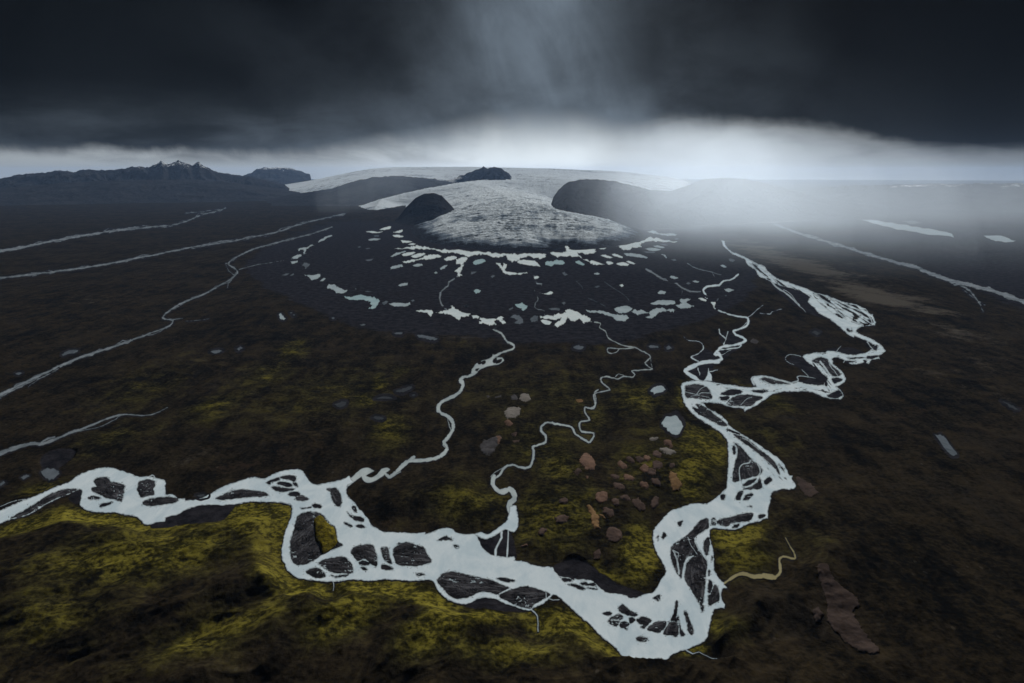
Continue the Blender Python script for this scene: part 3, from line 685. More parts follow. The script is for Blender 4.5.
stream('pale channel on the left plain, second from the mountains', M_FAINT,
  [((0, 140, K3), "1040,222 1000,230 900,255 830,278 760,292 680,308 580,322 520,335 430,352 350,368 250,385 150,398 70,408 0,415 -200,425 -600,440", 1.5, 3.0), ((0, 140, K3), "690,303 650,308 600,318", 1.5, 1.5)], (), (), 0.45, 10)
stream('braided channel on the far left plain, nearest the mountains', M_FAINT,
  [((0, 140, K3), "680,205 660,212 600,228 560,245 500,258 400,268 330,275 230,292 150,305 60,325 0,335 -200,360 -600,400", 1.3, 5.0), ((0, 140, K3), "560,220 600,216 660,210", 1.0, .8), ((0, 140, K3), "330,277 370,268 420,262", 2.2, 1.6)], (), (), 0.7, 11)
stream('stream with a widening mouth entering at the left edge of the moss plain', M_FAINT,
  [((0, 340, K39), "660,265 610,290 560,298 490,293 420,310 350,340 290,360 230,385 170,408 120,408 60,425 0,447 -100,490 -300,570", .8, 6.0), ((0, 340, K39), "290,362 380,345 440,320 475,298", .9, .9), ((0, 340, K39), "215,382 180,392 160,408", 2, 2)], (), (), 0.2, 12)
stream('far braided river running out under the rain on the right', M_FAINT,
  [((700, 180, K31), "235,138 330,175 420,200 520,230 600,255 680,275 740,300 800,320 870,335 940,355 1024,385 1200,440", 2.6, 6.0), ((700, 180, K31), "800,320 850,350 880,385 895,415", 3.0, 1.5), ((700, 180, K31), "830,345 870,375 900,395", 1.2, 1.0), ((700, 180, K31), "640,262 700,285 780,310", 2.4, 2.4)], (), (), 0.8, 13)
stream('yellowish silty creek curling into the right bank of the river', M_TAN,
  [((600, 430, K4), "525,658 570,627 610,612 660,626 700,622 745,630", 2.4, 5.5), ((600, 430, K4), "745,630 770,605 765,560 780,540 830,550 825,520 790,460", 3.2, 1.0)], (), (), 0, 14)
# ------------------------------------------------------------------ ponds
MW, MP, MT, MD, MK = M_MILK, M_PALE, M_TEAL, M_DIM, M_DARK
ICE_EDGE, FAN_TOP, FAN_FOOT, PLAIN = 'meltwater lakes along the ice edge', 'small ponds on the outwash below the ice', 'jagged ponds along the foot of the outwash fan', 'ponds on the brown plain'
PONDS = [
 (U_, "235,265 330,253 375,240 420,245 480,255 560,268 650,270 740,278 850,285 940,292 1024,298 1060,300 1110,298 1190,297 1255,296 1275,305 1265,322 1215,332 1150,316 1105,330 1078,345 1040,352 1010,345 1000,318 985,310 950,322 925,325 860,308 800,305 740,315 690,305 620,290 560,290 500,275 420,268 330,266", MW, ICE_EDGE, 'long curving milky lake lapping the whole left half of the dirty ice front'),
 (X_, "325,150 380,152 440,148 452,135 440,105 475,110 480,127 560,120 630,120 658,140 640,160 590,165 530,160 560,190 600,205 660,215 720,235 690,240 640,235 600,220 550,190 520,182 440,180 380,180", MW, ICE_EDGE, 'milky lake notched into the ice, with a long tail to lower right'),
 (X_, "655,112 700,108 730,118 715,132 680,130", MW, ICE_EDGE, 'short lens of meltwater between two larger lakes touching the ice edge'),
 (T_, "-70,160 -20,150 50,150 120,130 130,105 160,95 185,97 220,118 280,130 400,148 330,155 240,147 185,148 150,160 140,170 155,185 90,190 65,205 20,200 -10,180 -50,172", MW, ICE_EDGE, 'bright milky lake at the right end of the ice front, drawn out to a point'),
 (T_, "180,80 230,70 260,85 300,92 350,88 395,100 370,110 310,108 260,98 220,92", MP, ICE_EDGE, 'dim narrow lake in the rain haze beyond the right end of the ice'),
 (U_, "35,148 80,142 120,148 160,145 140,155 90,158", MW, FAN_TOP, 'flat sliver of water, far left of the ponds beside the dark cone hill'),
 (U_, "125,135 160,122 215,108 205,130 160,138", MW, FAN_TOP, 'upturned pointed pond nearest below the foot of the dark cone hill'),
 (U_, "220,152 255,142 290,130 290,150 260,158", MW, FAN_TOP, 'wedge pond by the left corner of the ice, upper of two'),
 (U_, "215,172 260,168 300,180 285,187 240,185", MW, FAN_TOP, 'wedge pond by the left corner of the ice, lower of two'),
 (U_, "275,205 320,208 365,215 330,225 290,225", MW, FAN_TOP, 'oval pond just off the left tip of the long curving lake'),
 (U_, "320,235 360,225 385,232 360,240", MW, FAN_TOP, 'small oval squeezed between the oval pond and the long curving lake'),
 (U_, "90,172 130,170 132,182 100,184", MD, FAN_TOP, 'dim little pond between two pale slivers left of the ice corner'),
 (U_, "55,200 100,192 145,195 120,207 60,210", MP, FAN_TOP, 'pale sliver of water, lowest in the column left of the ice corner'),
 (U_, "205,315 250,292 310,278 320,285 270,302 220,320", MP, FAN_TOP, 'thin slanting streak of water, first in the row of parallel ponds'),
 (U_, "280,305 320,290 370,285 382,292 350,308 300,315", MW, FAN_TOP, 'slanting oval pond, second in the row of parallel ponds from the left'),
 (U_, "345,315 390,297 440,292 450,300 410,320 370,328", MW, FAN_TOP, 'slanting oval pond, third in the row of parallel ponds from the left'),
 (U_, "290,355 340,340 400,335 450,310 490,302 540,308 575,318 520,328 470,340 420,335 380,348 320,362", MW, FAN_TOP, 'longest white pond of the slanting row, with a thin tail to the left'),
 (U_, "570,335 600,318 640,312 665,325 640,340 590,348", MW, FAN_TOP, 'plump white oval pond just right of the longest slanting pond'),
 (U_, "650,350 670,330 720,320 738,325 725,350 700,368 712,372 697,408 680,430 697,445 670,455 662,430 648,412 690,385 690,370 660,370", MW, FAN_TOP, 'white pond with a dripping tail that feeds the slender thread of water'),
 (U_, "765,360 790,340 840,335 860,350 820,368 780,375", MT, FAN_TOP, 'turquoise oval pond below the middle of the long curving lake'),
 (U_, "205,390 240,378 290,370 295,385 260,395 210,408", MP, FAN_TOP, 'isolated pale bean-shaped pond at the left of the outwash fan'),
 (U_, "355,380 380,368 425,365 430,378 390,388", MP, FAN_TOP, 'pale capsule pond right of the isolated bean-shaped pond'),
 (U_, "545,400 570,380 600,375 580,398 550,408", MP, FAN_TOP, 'small tilted pond under the plump white oval'),
 (U_, "505,428 520,418 530,430 515,438", MP, FAN_TOP, 'tiny round pool lower left of the small tilted pond'),
 (U_, "260,512 290,500 325,495 325,512 280,522", MP, FAN_TOP, 'lone pale oval pond beside the ochre streak on the dark fan'),
 (U_, "755,420 800,418 780,435 758,440", MD, FAN_TOP, 'dim triangular pool below the turquoise oval pond'),
 (U_, "890,455 905,442 925,448 905,465", MD, FAN_TOP, 'small dim pool left of the hooked pond'),
 (U_, "775,552 795,540 825,548 815,565 790,570", MT, FAN_TOP, 'lone round bluish pool in the middle of the dark fan'),
 (U_, "30,340 95,330 80,345 50,350", MD, FAN_TOP, 'dim thin pool alone at the far left of the dark fan'),
 (U_, "710,650 740,645 740,662 715,662", MD, FAN_TOP, 'little dim round pool above the big jagged white pond'),
 (X_, "115,205 180,205 240,208 260,230 280,252 220,245 160,235 118,228", MW, FAN_TOP, 'white wedge-shaped pond under the right end of the long curving lake'),
 (Y_, "650,85 670,85 700,110 712,92 730,92 728,120 715,130 740,145 800,155 860,148 868,155 830,165 770,168 715,162 695,140 680,115", MW, FAN_TOP, 'hooked white pond like a tick mark below the long lake'),
 (X_, "305,225 320,210 355,212 385,203 430,208 445,225 420,238 375,235 350,248 315,240", MT, FAN_TOP, 'twin-lobed turquoise pond below the notched ice'),
 (X_, "515,215 545,210 580,235 570,245 530,232", MT, FAN_TOP, 'smaller turquoise oval right of the twin-lobed pond'),
 (X_, "685,172 720,168 775,188 750,193 710,185", MW, FAN_TOP, 'slim white lens, left of two in line below the short ice-edge lens'),
 (X_, "755,165 790,162 840,180 835,192 790,182", MW, FAN_TOP, 'slim white lens, right of two in line below the short ice-edge lens'),
 (X_, "840,160 880,155 950,165 1010,185 1000,195 930,185 870,178", MP, FAN_TOP, 'long pale spindle pond right of the two slim white lenses'),
 (X_, "790,230 830,218 885,232 870,245 820,243", MW, FAN_TOP, 'bright white pond, lower of the touching pair at the right'),
 (X_, "855,212 880,210 925,228 915,236 880,228", MW, FAN_TOP, 'narrow white pond resting against the bright one, upper of the pair'),
 (X_, "722,215 750,212 778,226 750,238 733,236", MW, FAN_TOP, 'little white pond off the tip of the long-tailed lake'),
 (T_, "165,195 215,188 280,198 270,208 210,212", MP, FAN_TOP, 'pale pond, largest of the slivers beside the drawn-out lake'),
 (T_, "225,178 255,172 308,185 300,194 250,188", MP, FAN_TOP, 'pale sliver above the largest sliver beside the drawn-out lake'),
 (T_, "155,215 190,212 245,215 235,225 185,226", MD, FAN_TOP, 'dim sliver, lowest beside the drawn-out lake'),
 (T_, "265,165 300,162 335,172 310,178", MD, FAN_TOP, 'dim short sliver just under the point of the drawn-out lake'),
 (T_, "268,232 300,232 322,255 315,265 300,245", MP, FAN_TOP, 'thin bent pool like a comma at the right of the slivers'),
 (T_, "345,268 375,265 390,275 365,280", MD, FAN_TOP, 'faint pool near the head of the short rivulet'),
 (T_, "370,125 395,122 405,132 380,137", MD, FAN_TOP, 'faint dot of water in the rain haze off the drawn-out lake'),
 (T_, "740,265 765,262 788,275 770,288 745,280", MD, FAN_TOP, 'dim pool close to the upper braided channel'),
 (T_, "682,310 705,305 730,320 710,327", MP, FAN_TOP, 'pale narrow pool above the head of the braided stream'),
 (X_, "420,292 440,285 465,305 445,315", MD, FAN_TOP, 'small dim pool under the gap between turquoise ponds'),
 (X_, "640,295 665,290 683,298 670,306 645,304", MP, FAN_TOP, 'small pale oblong pool under the little white pond'),
 (X_, "228,320 250,312 270,320 255,332 235,336", MW, FAN_TOP, 'bright tiny pool at the end of the hooked pond'),
 (X_, "245,360 290,365 280,372 250,370", MP, FAN_TOP, 'thin dash of water on the hair-thin rivulet'),
 (X_, "265,428 310,432 345,415 365,428 350,440 310,440", MW, FAN_TOP, 'white tadpole-shaped pool beside the hair-thin rivulet'),
 (X_, "640,388 672,378 685,385 660,395", MD, FAN_TOP, 'dim crescent pool left of the star-like pool'),
 (X_, "810,375 835,368 848,380 830,390", MW, FAN_TOP, 'bright star-like pool alone on the right of the dark fan'),
 (X_, "422,498 440,485 450,500 435,512", MD, FAN_TOP, 'dot of dull water above the jagged white pond'),
 (X_, "55,540 90,525 85,540 65,548", MD, FAN_TOP, 'dim dash left of the star-shaped turquoise pond'),
 (X_, "95,505 140,500 152,490 165,508 190,520 180,540 155,550 130,530", MT, FAN_FOOT, 'star-shaped turquoise pond above two dull grey ponds'),
 (X_, "330,535 370,530 410,535 408,550 350,548", MD, FAN_FOOT, 'flat dim pool just above the jagged white pond'),
 (X_, "68,595 90,580 130,582 162,610 158,640 110,640 80,630 120,622 100,605", MD, FAN_FOOT, 'dull grey C-shaped pond in the foot row of the fan'),
 (X_, "205,600 240,582 260,590 255,625 220,628 208,615", MD, FAN_FOOT, 'dull grey rounded pond between the C-shaped and the jagged white pond'),
 (X_, "272,585 310,582 370,588 370,575 440,565 455,545 490,542 530,558 560,575 590,585 620,600 615,620 595,628 570,638 545,610 500,625 460,600 440,640 400,660 365,652 400,620 420,600 380,612 320,608 280,600", MW, FAN_FOOT, 'big jagged white pond, brightest in the foot row of the fan'),
 (X_, "275,615 310,612 355,628 340,648 300,642", MW, FAN_FOOT, 'white patch of water tucked under the left arm of the jagged pond'),
 (X_, "580,535 600,545 650,550 700,548 760,570 800,575 850,578 885,600 850,620 800,620 770,595 720,580 660,565 600,565", MP, FAN_FOOT, 'long pale club-shaped pond right of the jagged white pond'),
 (X_, "780,535 830,518 880,520 910,540 870,560 820,570 790,555", MP, FAN_FOOT, 'pale oval pond above the thick end of the club-shaped pond'),
 (N_, "-60,285 -35,265 -5,275 10,268 60,290 100,260 160,260 185,275 210,262 242,272 230,288 185,282 130,292 105,315 75,332 42,325 70,308 45,292 0,305 -30,302", MP, FAN_FOOT, 'rambling pale pond with many arms near the right end of the foot row'),
 (N_, "68,230 120,208 180,205 240,210 240,232 180,240 120,238 85,238", MP, FAN_FOOT, 'pale wedge of water, left part of the broken pond at the right'),
 (N_, "240,238 280,230 270,200 350,195 320,220 370,248 320,262 270,262", MP, FAN_FOOT, 'pale spiky pond at the right end of the foot row of the fan'),
 (N_, "120,155 140,140 178,148 170,165 125,165", MP, FAN_TOP, 'pale square pool above the broken pond at the right'),
 (N_, "200,45 225,38 265,55 240,62 210,55", MP, FAN_TOP, 'pale lens pool above the curving rivulet'),
 (N_, "310,90 330,82 350,92 330,100", MD, FAN_TOP, 'dull dot of water left of its paler neighbour below the short rivulet'),
 (N_, "355,75 380,70 408,80 390,88 365,82", MP, FAN_TOP, 'pale short lens right of the dull dot below the short rivulet'),
 (N_, "575,130 610,125 645,138 610,150 585,145", MP, FAN_TOP, 'pale pool just right of the braided stream'),
 (N_, "575,172 590,168 597,178 582,180", MD, FAN_TOP, 'tiny dot under the pale pool right of the braided stream'),
 (N_, "395,192 425,190 458,205 450,215 415,205", MW, FAN_TOP, 'bright lens pool beside the bend of the braided stream'),
 (N_, "480,220 518,215 515,235 505,265 498,245", MW, FAN_TOP, 'bright funnel-shaped pool in the course of the braided stream'),
 (N_, "525,195 540,190 535,205 522,215", MD, FAN_TOP, 'dim fleck above the funnel-shaped pool'),
 (Y_, "105,415 150,408 220,410 230,430 210,458 185,430 140,425", MW, FAN_FOOT, 'ragged white pond left of the maple-leaf-like white pond'),
 (Y_, "240,430 280,420 320,405 345,400 350,380 380,395 420,420 480,435 470,455 420,455 405,488 385,470 350,445 300,435", MW, FAN_FOOT, 'white pond like a maple leaf where the slender thread ends'),
 (Y_, "485,447 520,445 545,455 532,472 520,465 500,468", MW, FAN_FOOT, 'little white link between the leaf-like pond and the ragged source pond'),
 (Y_, "540,460 600,465 660,465 690,450 710,460 700,480 728,495 700,505 670,480 645,485 650,505 610,515 575,500 535,505 550,480", MW, FAN_FOOT, 'ragged white pond from which the winding stream flows out'),
 (Y_, "435,378 455,368 470,378 455,390 440,388", MD, FAN_FOOT, 'small dull pool above the maple-leaf-like white pond'),
 (Y_, "740,405 765,390 775,395 755,410", MD, FAN_FOOT, 'tiny tilted dull pool left of the star-shaped turquoise pond'),
 (Y_, "118,580 150,578 210,590 258,605 230,617 170,605 125,595", MD, PLAIN, 'dull grey crescent pond below the ragged white pond'),
 (Y_, "-45,568 -10,558 20,562 10,575 -30,576", MD, PLAIN, 'thin dull pool left of the dull crescent pond'),
 (Z_, "140,215 190,208 190,222 150,232", MP, FAN_FOOT, 'pale pool at the lower end of the chain climbing the left side of the fan'),
 (Z_, "150,185 190,168 215,165 215,180 180,198 150,192", MP, FAN_FOOT, 'pale pool, second up in the chain climbing the left side of the fan'),
 (Z_, "190,130 240,115 290,98 300,105 250,130 240,160 225,162 230,135 195,140", MP, FAN_FOOT, 'bent ribbon pool with a hook, third up in the chain on the left'),
 (Z_, "325,75 370,48 425,32 425,42 370,68 330,85", MP, FAN_FOOT, 'straight ribbon pool at the top of the chain on the left'),
 (Z_, "215,240 235,220 275,232 265,248 240,265 230,248", MD, FAN_FOOT, 'greyish patchy pool right of the chain on the left'),
 (Z_, "235,305 280,308 345,298 345,318 320,335 280,340 265,322", MP, FAN_FOOT, 'pale blue pond, first large one at the left of the foot row'),
 (Z_, "335,350 365,325 380,332 360,350", MP, FAN_FOOT, 'small pool at the corner of the first large pale blue pond'),
 (Z_, "75,308 110,295 135,295 110,312", MD, FAN_FOOT, 'dim dash, left of two small ones under the chain'),
 (Z_, "135,308 160,295 165,308 140,315", MD, FAN_FOOT, 'dim dash, right of two small ones under the chain'),
 (Z_, "385,395 400,370 440,368 460,390 530,410 510,428 460,430 430,408", MP, FAN_FOOT, 'pale blue pond like an arrowhead, second large one of the foot row'),
 (Z_, "505,450 520,455 560,455 610,440 700,455 740,475 750,490 720,530 670,540 695,515 680,485 620,478 560,478 510,465", MT, FAN_FOOT, 'turquoise pond with a downward hook, third large one of the foot row'),
 (Z_, "760,500 790,480 812,488 780,512", MD, FAN_FOOT, 'small pool right of the hook of the turquoise pond'),
 (Z_, "810,505 850,495 940,500 955,490 960,510 920,522 850,522", MP, FAN_FOOT, 'flat pale pond right of the hooked turquoise pond'),
 (Z_, "960,480 980,472 990,485 970,492", MD, FAN_FOOT, 'dot of water over the right tip of the flat pale pond'),
 (Z_, "595,115 612,108 625,116 605,122", MD, FAN_TOP, 'tiny faint pool, left of two faint ones high on the left fan'),
 (Z_, "645,127 672,120 692,125 665,132", MD, FAN_TOP, 'faint lens, right of two faint ones high on the left fan'),
 (Z_, "640,418 670,415 700,420 665,424", MD, FAN_TOP, 'hair-thin dash above the hooked turquoise pond'),
 (Z_, "578,400 590,395 592,406 582,408", MD, FAN_TOP, 'single bright speck above the hooked turquoise pond'),
 (Z_, "60,575 75,565 95,590 112,605 95,615 65,600", MP, PLAIN, 'pale kidney-shaped pond alone on the brown plain left of the fan'),
 (Z_, "135,562 155,560 150,570 138,570", MD, PLAIN, 'speck of water, upper of two beside the kidney-shaped pond'),
 (Z_, "155,575 172,575 168,585 156,584", MD, PLAIN, 'speck of water, lower of two beside the kidney-shaped pond'),
 (Z_, "415,602 430,592 445,600 430,610", MD, PLAIN, 'dull speck of water under the arrowhead pond on the plain'),
 (Z_, "610,645 640,640 660,645 630,655", MD, PLAIN, 'dull dash of water under the flat pale pond on the plain'),
 (Q_, "85,255 120,238 165,250 155,268 120,270", MD, PLAIN, 'grey pond with a faint tail, left of the looped stream head'),
 (Q_, "603,248 620,238 670,245 675,258 615,260", MD, PLAIN, 'grey oblong pond just right of the looped stream head'),
 (Q_, "720,250 745,238 765,262 740,272 725,268", MD, PLAIN, 'grey triangular pond right of the grey oblong pond'),
 (Q_, "615,550 650,520 690,515 722,540 700,560 640,575", MP, PLAIN, 'pale pond lying in a dark hollow beside the meandering stream'),
 ((660, 310), "5,485 25,455 70,450 100,490 85,530 50,530 25,505", MP, PLAIN, 'large pale blue pond on the mossy ground left of the river fork', K4),
 ((0, 340), "240,58 270,40 310,38 300,50 250,62", MD, PLAIN, 'dull pool above the straight river channel at left', K39),
 ((0, 340), "160,520 185,505 225,510 235,525 210,550 180,545", MD, PLAIN, 'dull grey puddle above the big bend at far left', K39),
 ((0, 340), "80,540 105,530 118,536 90,550", MD, PLAIN, 'small dull puddle left of the grey puddle above the big bend', K39),
 ((0, 340), "-5,565 15,555 22,562 0,578", MD, PLAIN, 'small dull puddle at the left edge above the river', K39),
 ((0, 340), "825,46 855,38 878,42 850,54", MD, PLAIN, 'dull dash of water, larger of two right of the straight channel', K39),
 ((0, 340), "930,35 948,24 958,32 940,42", MD, PLAIN, 'dull dot of water, smaller of two right of the straight channel', K39),
 ((0, 340), "60,132 75,126 90,130 72,138", MD, PLAIN, 'dull dash of water left of the straight river channel', K39),
 ((0, 340), "770,612 800,606 815,614 790,620", MK, PLAIN, 'dark puddle on the bank above the leaf-shaped gravel island', K39),
 (P_, "375,75 430,55 490,38 500,50 460,75 400,85", MK, PLAIN, 'dark grey pond, largest of the group west of the winding stream'),
 (P_, "235,128 290,110 340,115 375,128 310,130", MK, PLAIN, 'dark grey streak of water under the largest dark pond'),
 (P_, "-40,165 10,145 45,150 40,175 -10,188", MK, PLAIN, 'dark grey pond left of the olive moss patches'),
 (P_, "220,255 250,245 305,258 290,275 250,270", MK, PLAIN, 'dark grey puddle above the large olive moss patch'),
 (P_, "485,102 505,95 520,102 500,112", MK, PLAIN, 'dark small puddle right of the dark grey streak'),
 ((760, 470), "560,-115 590,-110 635,-48 610,-50", MD, PLAIN, 'lone dim blue pond on the dark slope at right', 1 / 3.208),
 ((700, 180), "950,695 985,710 1010,725 985,722", MK, PLAIN, 'thin dark pool near the right edge of the plain', K31),
 ((700, 180), "490,122 560,128 640,141 720,153 800,171 800,180 740,173 640,159 560,142", MP, PLAIN, 'bright far lagoon like a long sliver under the rain at right', K31),
 ((700, 180), "890,176 950,176 1000,195 960,197 920,188", MP, PLAIN, 'smaller far lagoon right of the bright long sliver', K31),
 ((700, 180), "640,130 670,128 705,136 670,140", MD, PLAIN, 'faint far lagoon just above the bright long sliver', K31),
 ((700, 180), "350,480 365,476 382,484 368,490", MK, PLAIN, 'dark dash of water between the two upper river channels', K31),
]
def fan_mesh(name, p, z, mat, dome=0.0, parent=None, rough=0.0, seed=0, rings=6, land=None):
    """an outlined patch; with a dome height it becomes a low mound"""
    x, y = ground(p[:, 0], p[:, 1], z)
    if dome == 0:
        return mesh_obj(name, np.stack([x, y, np.full(len(x), z)], -1), [list(range(len(x)))[::-1] if area2(p) < 0 else list(range(len(x)))], mat, parent, False)
    cx, cy = x.mean(), y.mean()
    V = []; Fc = []; n = len(x)
    for r in range(rings):
        t = 1 - r / rings
        xx = cx + (x - cx) * t; yy = cy + (y - cy) * t
        zz = -0.6 + (dome + 0.6) * (1 - t * t) ** 0.6 * (1 + rough * gnoise(xx / 9.0, yy / 9.0, seed)) * (1.0 if r else 0)
        if land is not None: zz = zz + land(xx, yy) - z
        V += np.stack([xx, yy, zz + z], -1).tolist()
    V.append([cx, cy, (z if land is None else float(land(np.array([cx]), np.array([cy]))[0])) + dome])
    for r in range(rings - 1):
        for i in range(n):
            j = (i + 1) % n
            Fc.append([r * n + i, r * n + j, (r + 1) * n + j, (r + 1) * n + i])
    for i in range(n):
        Fc.append([(rings - 1) * n + i, (rings - 1) * n + (i + 1) % n, rings * n])
    return mesh_obj(name, V, Fc, mat, parent)
def area2(p):
    return -np.sum(p[:, 0] * np.roll(p[:, 1], -1) - np.roll(p[:, 0], -1) * p[:, 1])
POND_P = []
PSD = np.full((NV, NU), -PAD, np.float32); PID = np.zeros((NV, NU), np.int32)
for k, q in enumerate(PONDS):
    p = smooth_corner(C(*q[0], q[1], *q[5:]), 5, 0.6)
    size = np.ptp(p, 0)
    a = min(1.4, 0.12 * size.min())
    p = p + a * np.stack([fbm(p[:, 0] * .6 + k, p[:, 1] * .9, 2, 2), fbm(p[:, 0] * .6, p[:, 1] * .9 + k, 2, 6)], -1) * 1.5
    f = Field(p.min(0) - 12, p.max(0) + 12); sd = sd_poly(f.U, f.V, p)
    kk = (slice(f.j0, f.j1), slice(f.i0, f.i1)); m = sd > PSD[kk]
    PSD[kk] = np.where(m, sd, PSD[kk]); PID[kk] = np.where(m, k, PID[kk])
    POND_P.append(p)

# ------------------------------------------------------------------ gravel islands of the river
for k, (p, lab) in enumerate(ISLANDS):
    half = 'half bright' in lab
    f = Field(p.min(0) - 4, p.max(0) + 4); sd = sd_poly(f.U, f.V, p)
    F0 = sd + 0.9 + 0.3 * gnoise(f.U * .6, f.V * .6, 60 + k)
    pts, faces = contour(F0, f.U, f.V)
    x, y = ground(pts[:, 0], pts[:, 1])
    s = sd_poly(pts[:, 0], pts[:, 1], p)
    mpp = H / max(8.0, p[:, 1].mean() - VH)           # metres per pixel, roughly
    ri = np.clip(((pts[:, 0] - U0) / ST).round().astype(int), 0, NU - 1); rj = np.clip(((pts[:, 1] - V0) / ST).round().astype(int), 0, NV - 1)
    wet = RIVER_F[rj, ri] > -0.45
    z = -0.5 + 0.7 * sstep(-1.0, 0.2, s) + min(2.2, 0.5 + 0.12 * mpp * 2) * sstep(0, 5, s) * (0.8 + 0.5 * fbm(x / 14, y / 14, 4, k))
    z = np.where(wet, -0.5, z)
    o = mesh_obj('gravel_island', np.stack([x, y, z], -1), faces, M_GRAVEL)
    q = p - p.mean(0); w = np.linalg.eigh(q.T @ q)[1][:, 1]
    a0, b0 = ground(p.mean(0)[0], p.mean(0)[1]); a1, b1 = ground(*(p.mean(0) + w * 3))
    dr = np.array([a1 - a0, b1 - b0]); dr /= np.linalg.norm(dr) + 1e-9
    bend = 5 * fbm(x / 60, y / 60, 3, 70 + k)
    fl = np.stack([(x * dr[0] + y * dr[1]), (-x * dr[1] + y * dr[0]) + bend, 0 * x], -1)
    at = o.data.attributes.new('flow', 'FLOAT_VECTOR', 'POINT'); at.data.foreach_set('vector', fl.astype(np.float32).ravel())
    tag(o, lab, 'gravel island', 'gravel islands in the braided river')
    if half:
        mp = smooth(C(*D_, "302,62 345,34 388,80 415,106 438,120 450,170 460,214 428,255 360,293 342,245 312,202 305,122"))
        xm, ym = ground(mp[:, 0], mp[:, 1])
        fan_mesh('moss_cover', mp, 2.0, M_MOSS, 6.0, o, 0.35, 3, 14)

# ------------------------------------------------------------------ bare hummocks
BARE = [
 (R_, "335,55 360,20 400,22 418,55 400,85 360,85", M_PALEROCK, 'pale grey bare hummock, larger of the close pair'),
 (R_, "270,45 300,25 330,45 320,75 285,75", M_GREY, 'dull grey bare hummock, smaller of the close pair'),
 (R_, "220,155 260,120 330,110 355,125 340,170 290,205 250,200", M_PALEROCK, 'broad pale bare hummock with a pointed end below the close pair'),
 (R_, "225,215 260,205 300,230 260,250", M_PINK, 'little pink scar just under the broad pale hummock'),
 (R_, "50,380 100,345 200,310 218,330 190,390 140,450 90,440", M_GREY, 'large grey trapezoid hummock west of the meandering stream'),
 (R_, "172,322 200,308 218,328 200,370 178,372", M_PINK, 'pink shoulder on the large grey trapezoid hummock'),
 (R_, "275,295 320,280 320,310 285,318", M_PINKDIM, 'dull brown scar, upper of two right of the trapezoid hummock'),
 (R_, "280,345 340,335 340,358 300,360", M_PINKDIM, 'dull brown scar, lower of two right of the trapezoid hummock'),
 (R_, "715,65 760,58 778,75 740,90", M_ORANGE, 'small bright ochre scar west of the upper meanders'),
 (R_, "105,38 125,30 145,45 122,60", M_GREY, 'tiny grey scar far left of the close pair, in dark ground'),
 (R_, "165,42 215,35 218,50 170,58", M_GREY, 'flat grey scar between the tiny scar and the close pair'),
 (R_, "740,480 780,420 830,435 862,500 850,550 800,560 770,540", M_PINK, 'large pink boulder-like hummock below the stream hairpin'),
 (R_, "695,560 740,525 770,560 730,580", M_PINKDIM, 'brownish lobe leaning on the left of the large pink hummock'),
 (R_, "780,580 820,580 800,615", M_PINK, 'small pink chip under the large pink hummock'),
 (S_, "600,275 640,250 670,265 660,300 615,305", M_PINKDIM, 'brown hummock, topmost of three in a slanting line by the river'),
 (S_, "575,400 620,372 680,385 660,425 595,435", M_PINKDIM, 'brown hummock, middle of three in a slanting line by the river'),
 (S_, "460,490 490,455 540,475 500,515 470,515", M_PINKDIM, 'brown triangular hummock, third of the slanting line by the river'),
 (S_, "340,580 390,572 400,590 360,600", M_PINK, 'flat pink scar lying in a dark hollow near the stream mouth'),
 (S_, "860,235 900,205 940,240 930,285 880,300 850,270", M_PINK, 'rounded pink hummock above the ochre Y-shaped scar'),
 (S_, "785,310 820,305 850,340 890,390 880,430 895,470 840,480 825,420 820,370", M_ORANGE, 'tall ochre Y-shaped scar, brightest of the bare ground'),
 (S_, "870,350 940,400 945,415 900,390", M_ORANGE, 'thin ochre finger right of the Y-shaped scar'),
 (S_, "910,340 950,330 990,370 960,385 920,370", M_PINKDIM, 'dull brown hummock right of the ochre finger'),
 (S_, "840,630 880,615 900,640 880,680 845,680", M_PINKDIM, 'dim brown hummock near the gravel on the inner river bank'),
 (S_, "945,490 1000,480 1020,530 980,570 940,540", M_PINKDIM, 'dim broad brown hummock below the ochre Y-shaped scar'),
 ((600, 430), "250,80 290,70 330,92 310,108 270,100", M_PALEROCK, 'pale elongated hummock at the top right of the pink cluster', K4),
 ((600, 430), "260,50 290,40 318,65 300,78", M_PINK, 'pink hummock just above the pale elongated one', K4),
 ((600, 430), "288,185 320,185 335,205 355,225 340,250 310,255 295,220", M_ORANGE, 'ochre lobed hummock at the right side of the pink cluster', K4),
 ((600, 430), "208,30 250,28 245,45 215,48", M_PALEROCK, 'small pale grey scar near the large pale blue pond', K4),
 ((600, 430), "830,200 850,195 900,230 935,280 900,300 860,270", M_RUST, 'rusty brown hummock beside the pointed right bank of the river', K4),
 ((600, 430), "915,590 940,595 990,640 1010,670 980,680 935,640", M_RUST, 'dark rusty scar right of the yellow creek', K4),
 ((760, 470), "180,325 215,330 240,370 300,410 325,440 300,455 330,510 385,575 370,595 310,580 250,530 215,490 210,430 190,380", M_RUST, 'huge dim brown slope scar with a notched side, low at the right', 1 / 3.208),
 ((760, 470), "160,450 190,440 205,470 180,490", M_RUST, 'small dim scar left of the huge brown slope scar', 1 / 3.208),
 (N_, "745,485 775,465 815,490 800,508 760,500", M_GREY, 'dim grey bare lens between the braided stream and the upper channel'),
]
CL = [(95,150,25,15),(130,128,22,14),(170,125,22,15),(200,120,18,15),(243,105,22,18),(245,150,25,22),(190,165,22,20),(220,180,25,18),(65,200,22,14),(125,205,30,17),(240,222,26,16),(80,240,30,18),(190,235,22,15),(110,290,25,14),(65,305,22,18),(165,320,35,22),(235,310,18,28),(35,350,30,18),(15,285,20,28),(310,150,14,12),(60,450,40,35)]
bare_patches = []
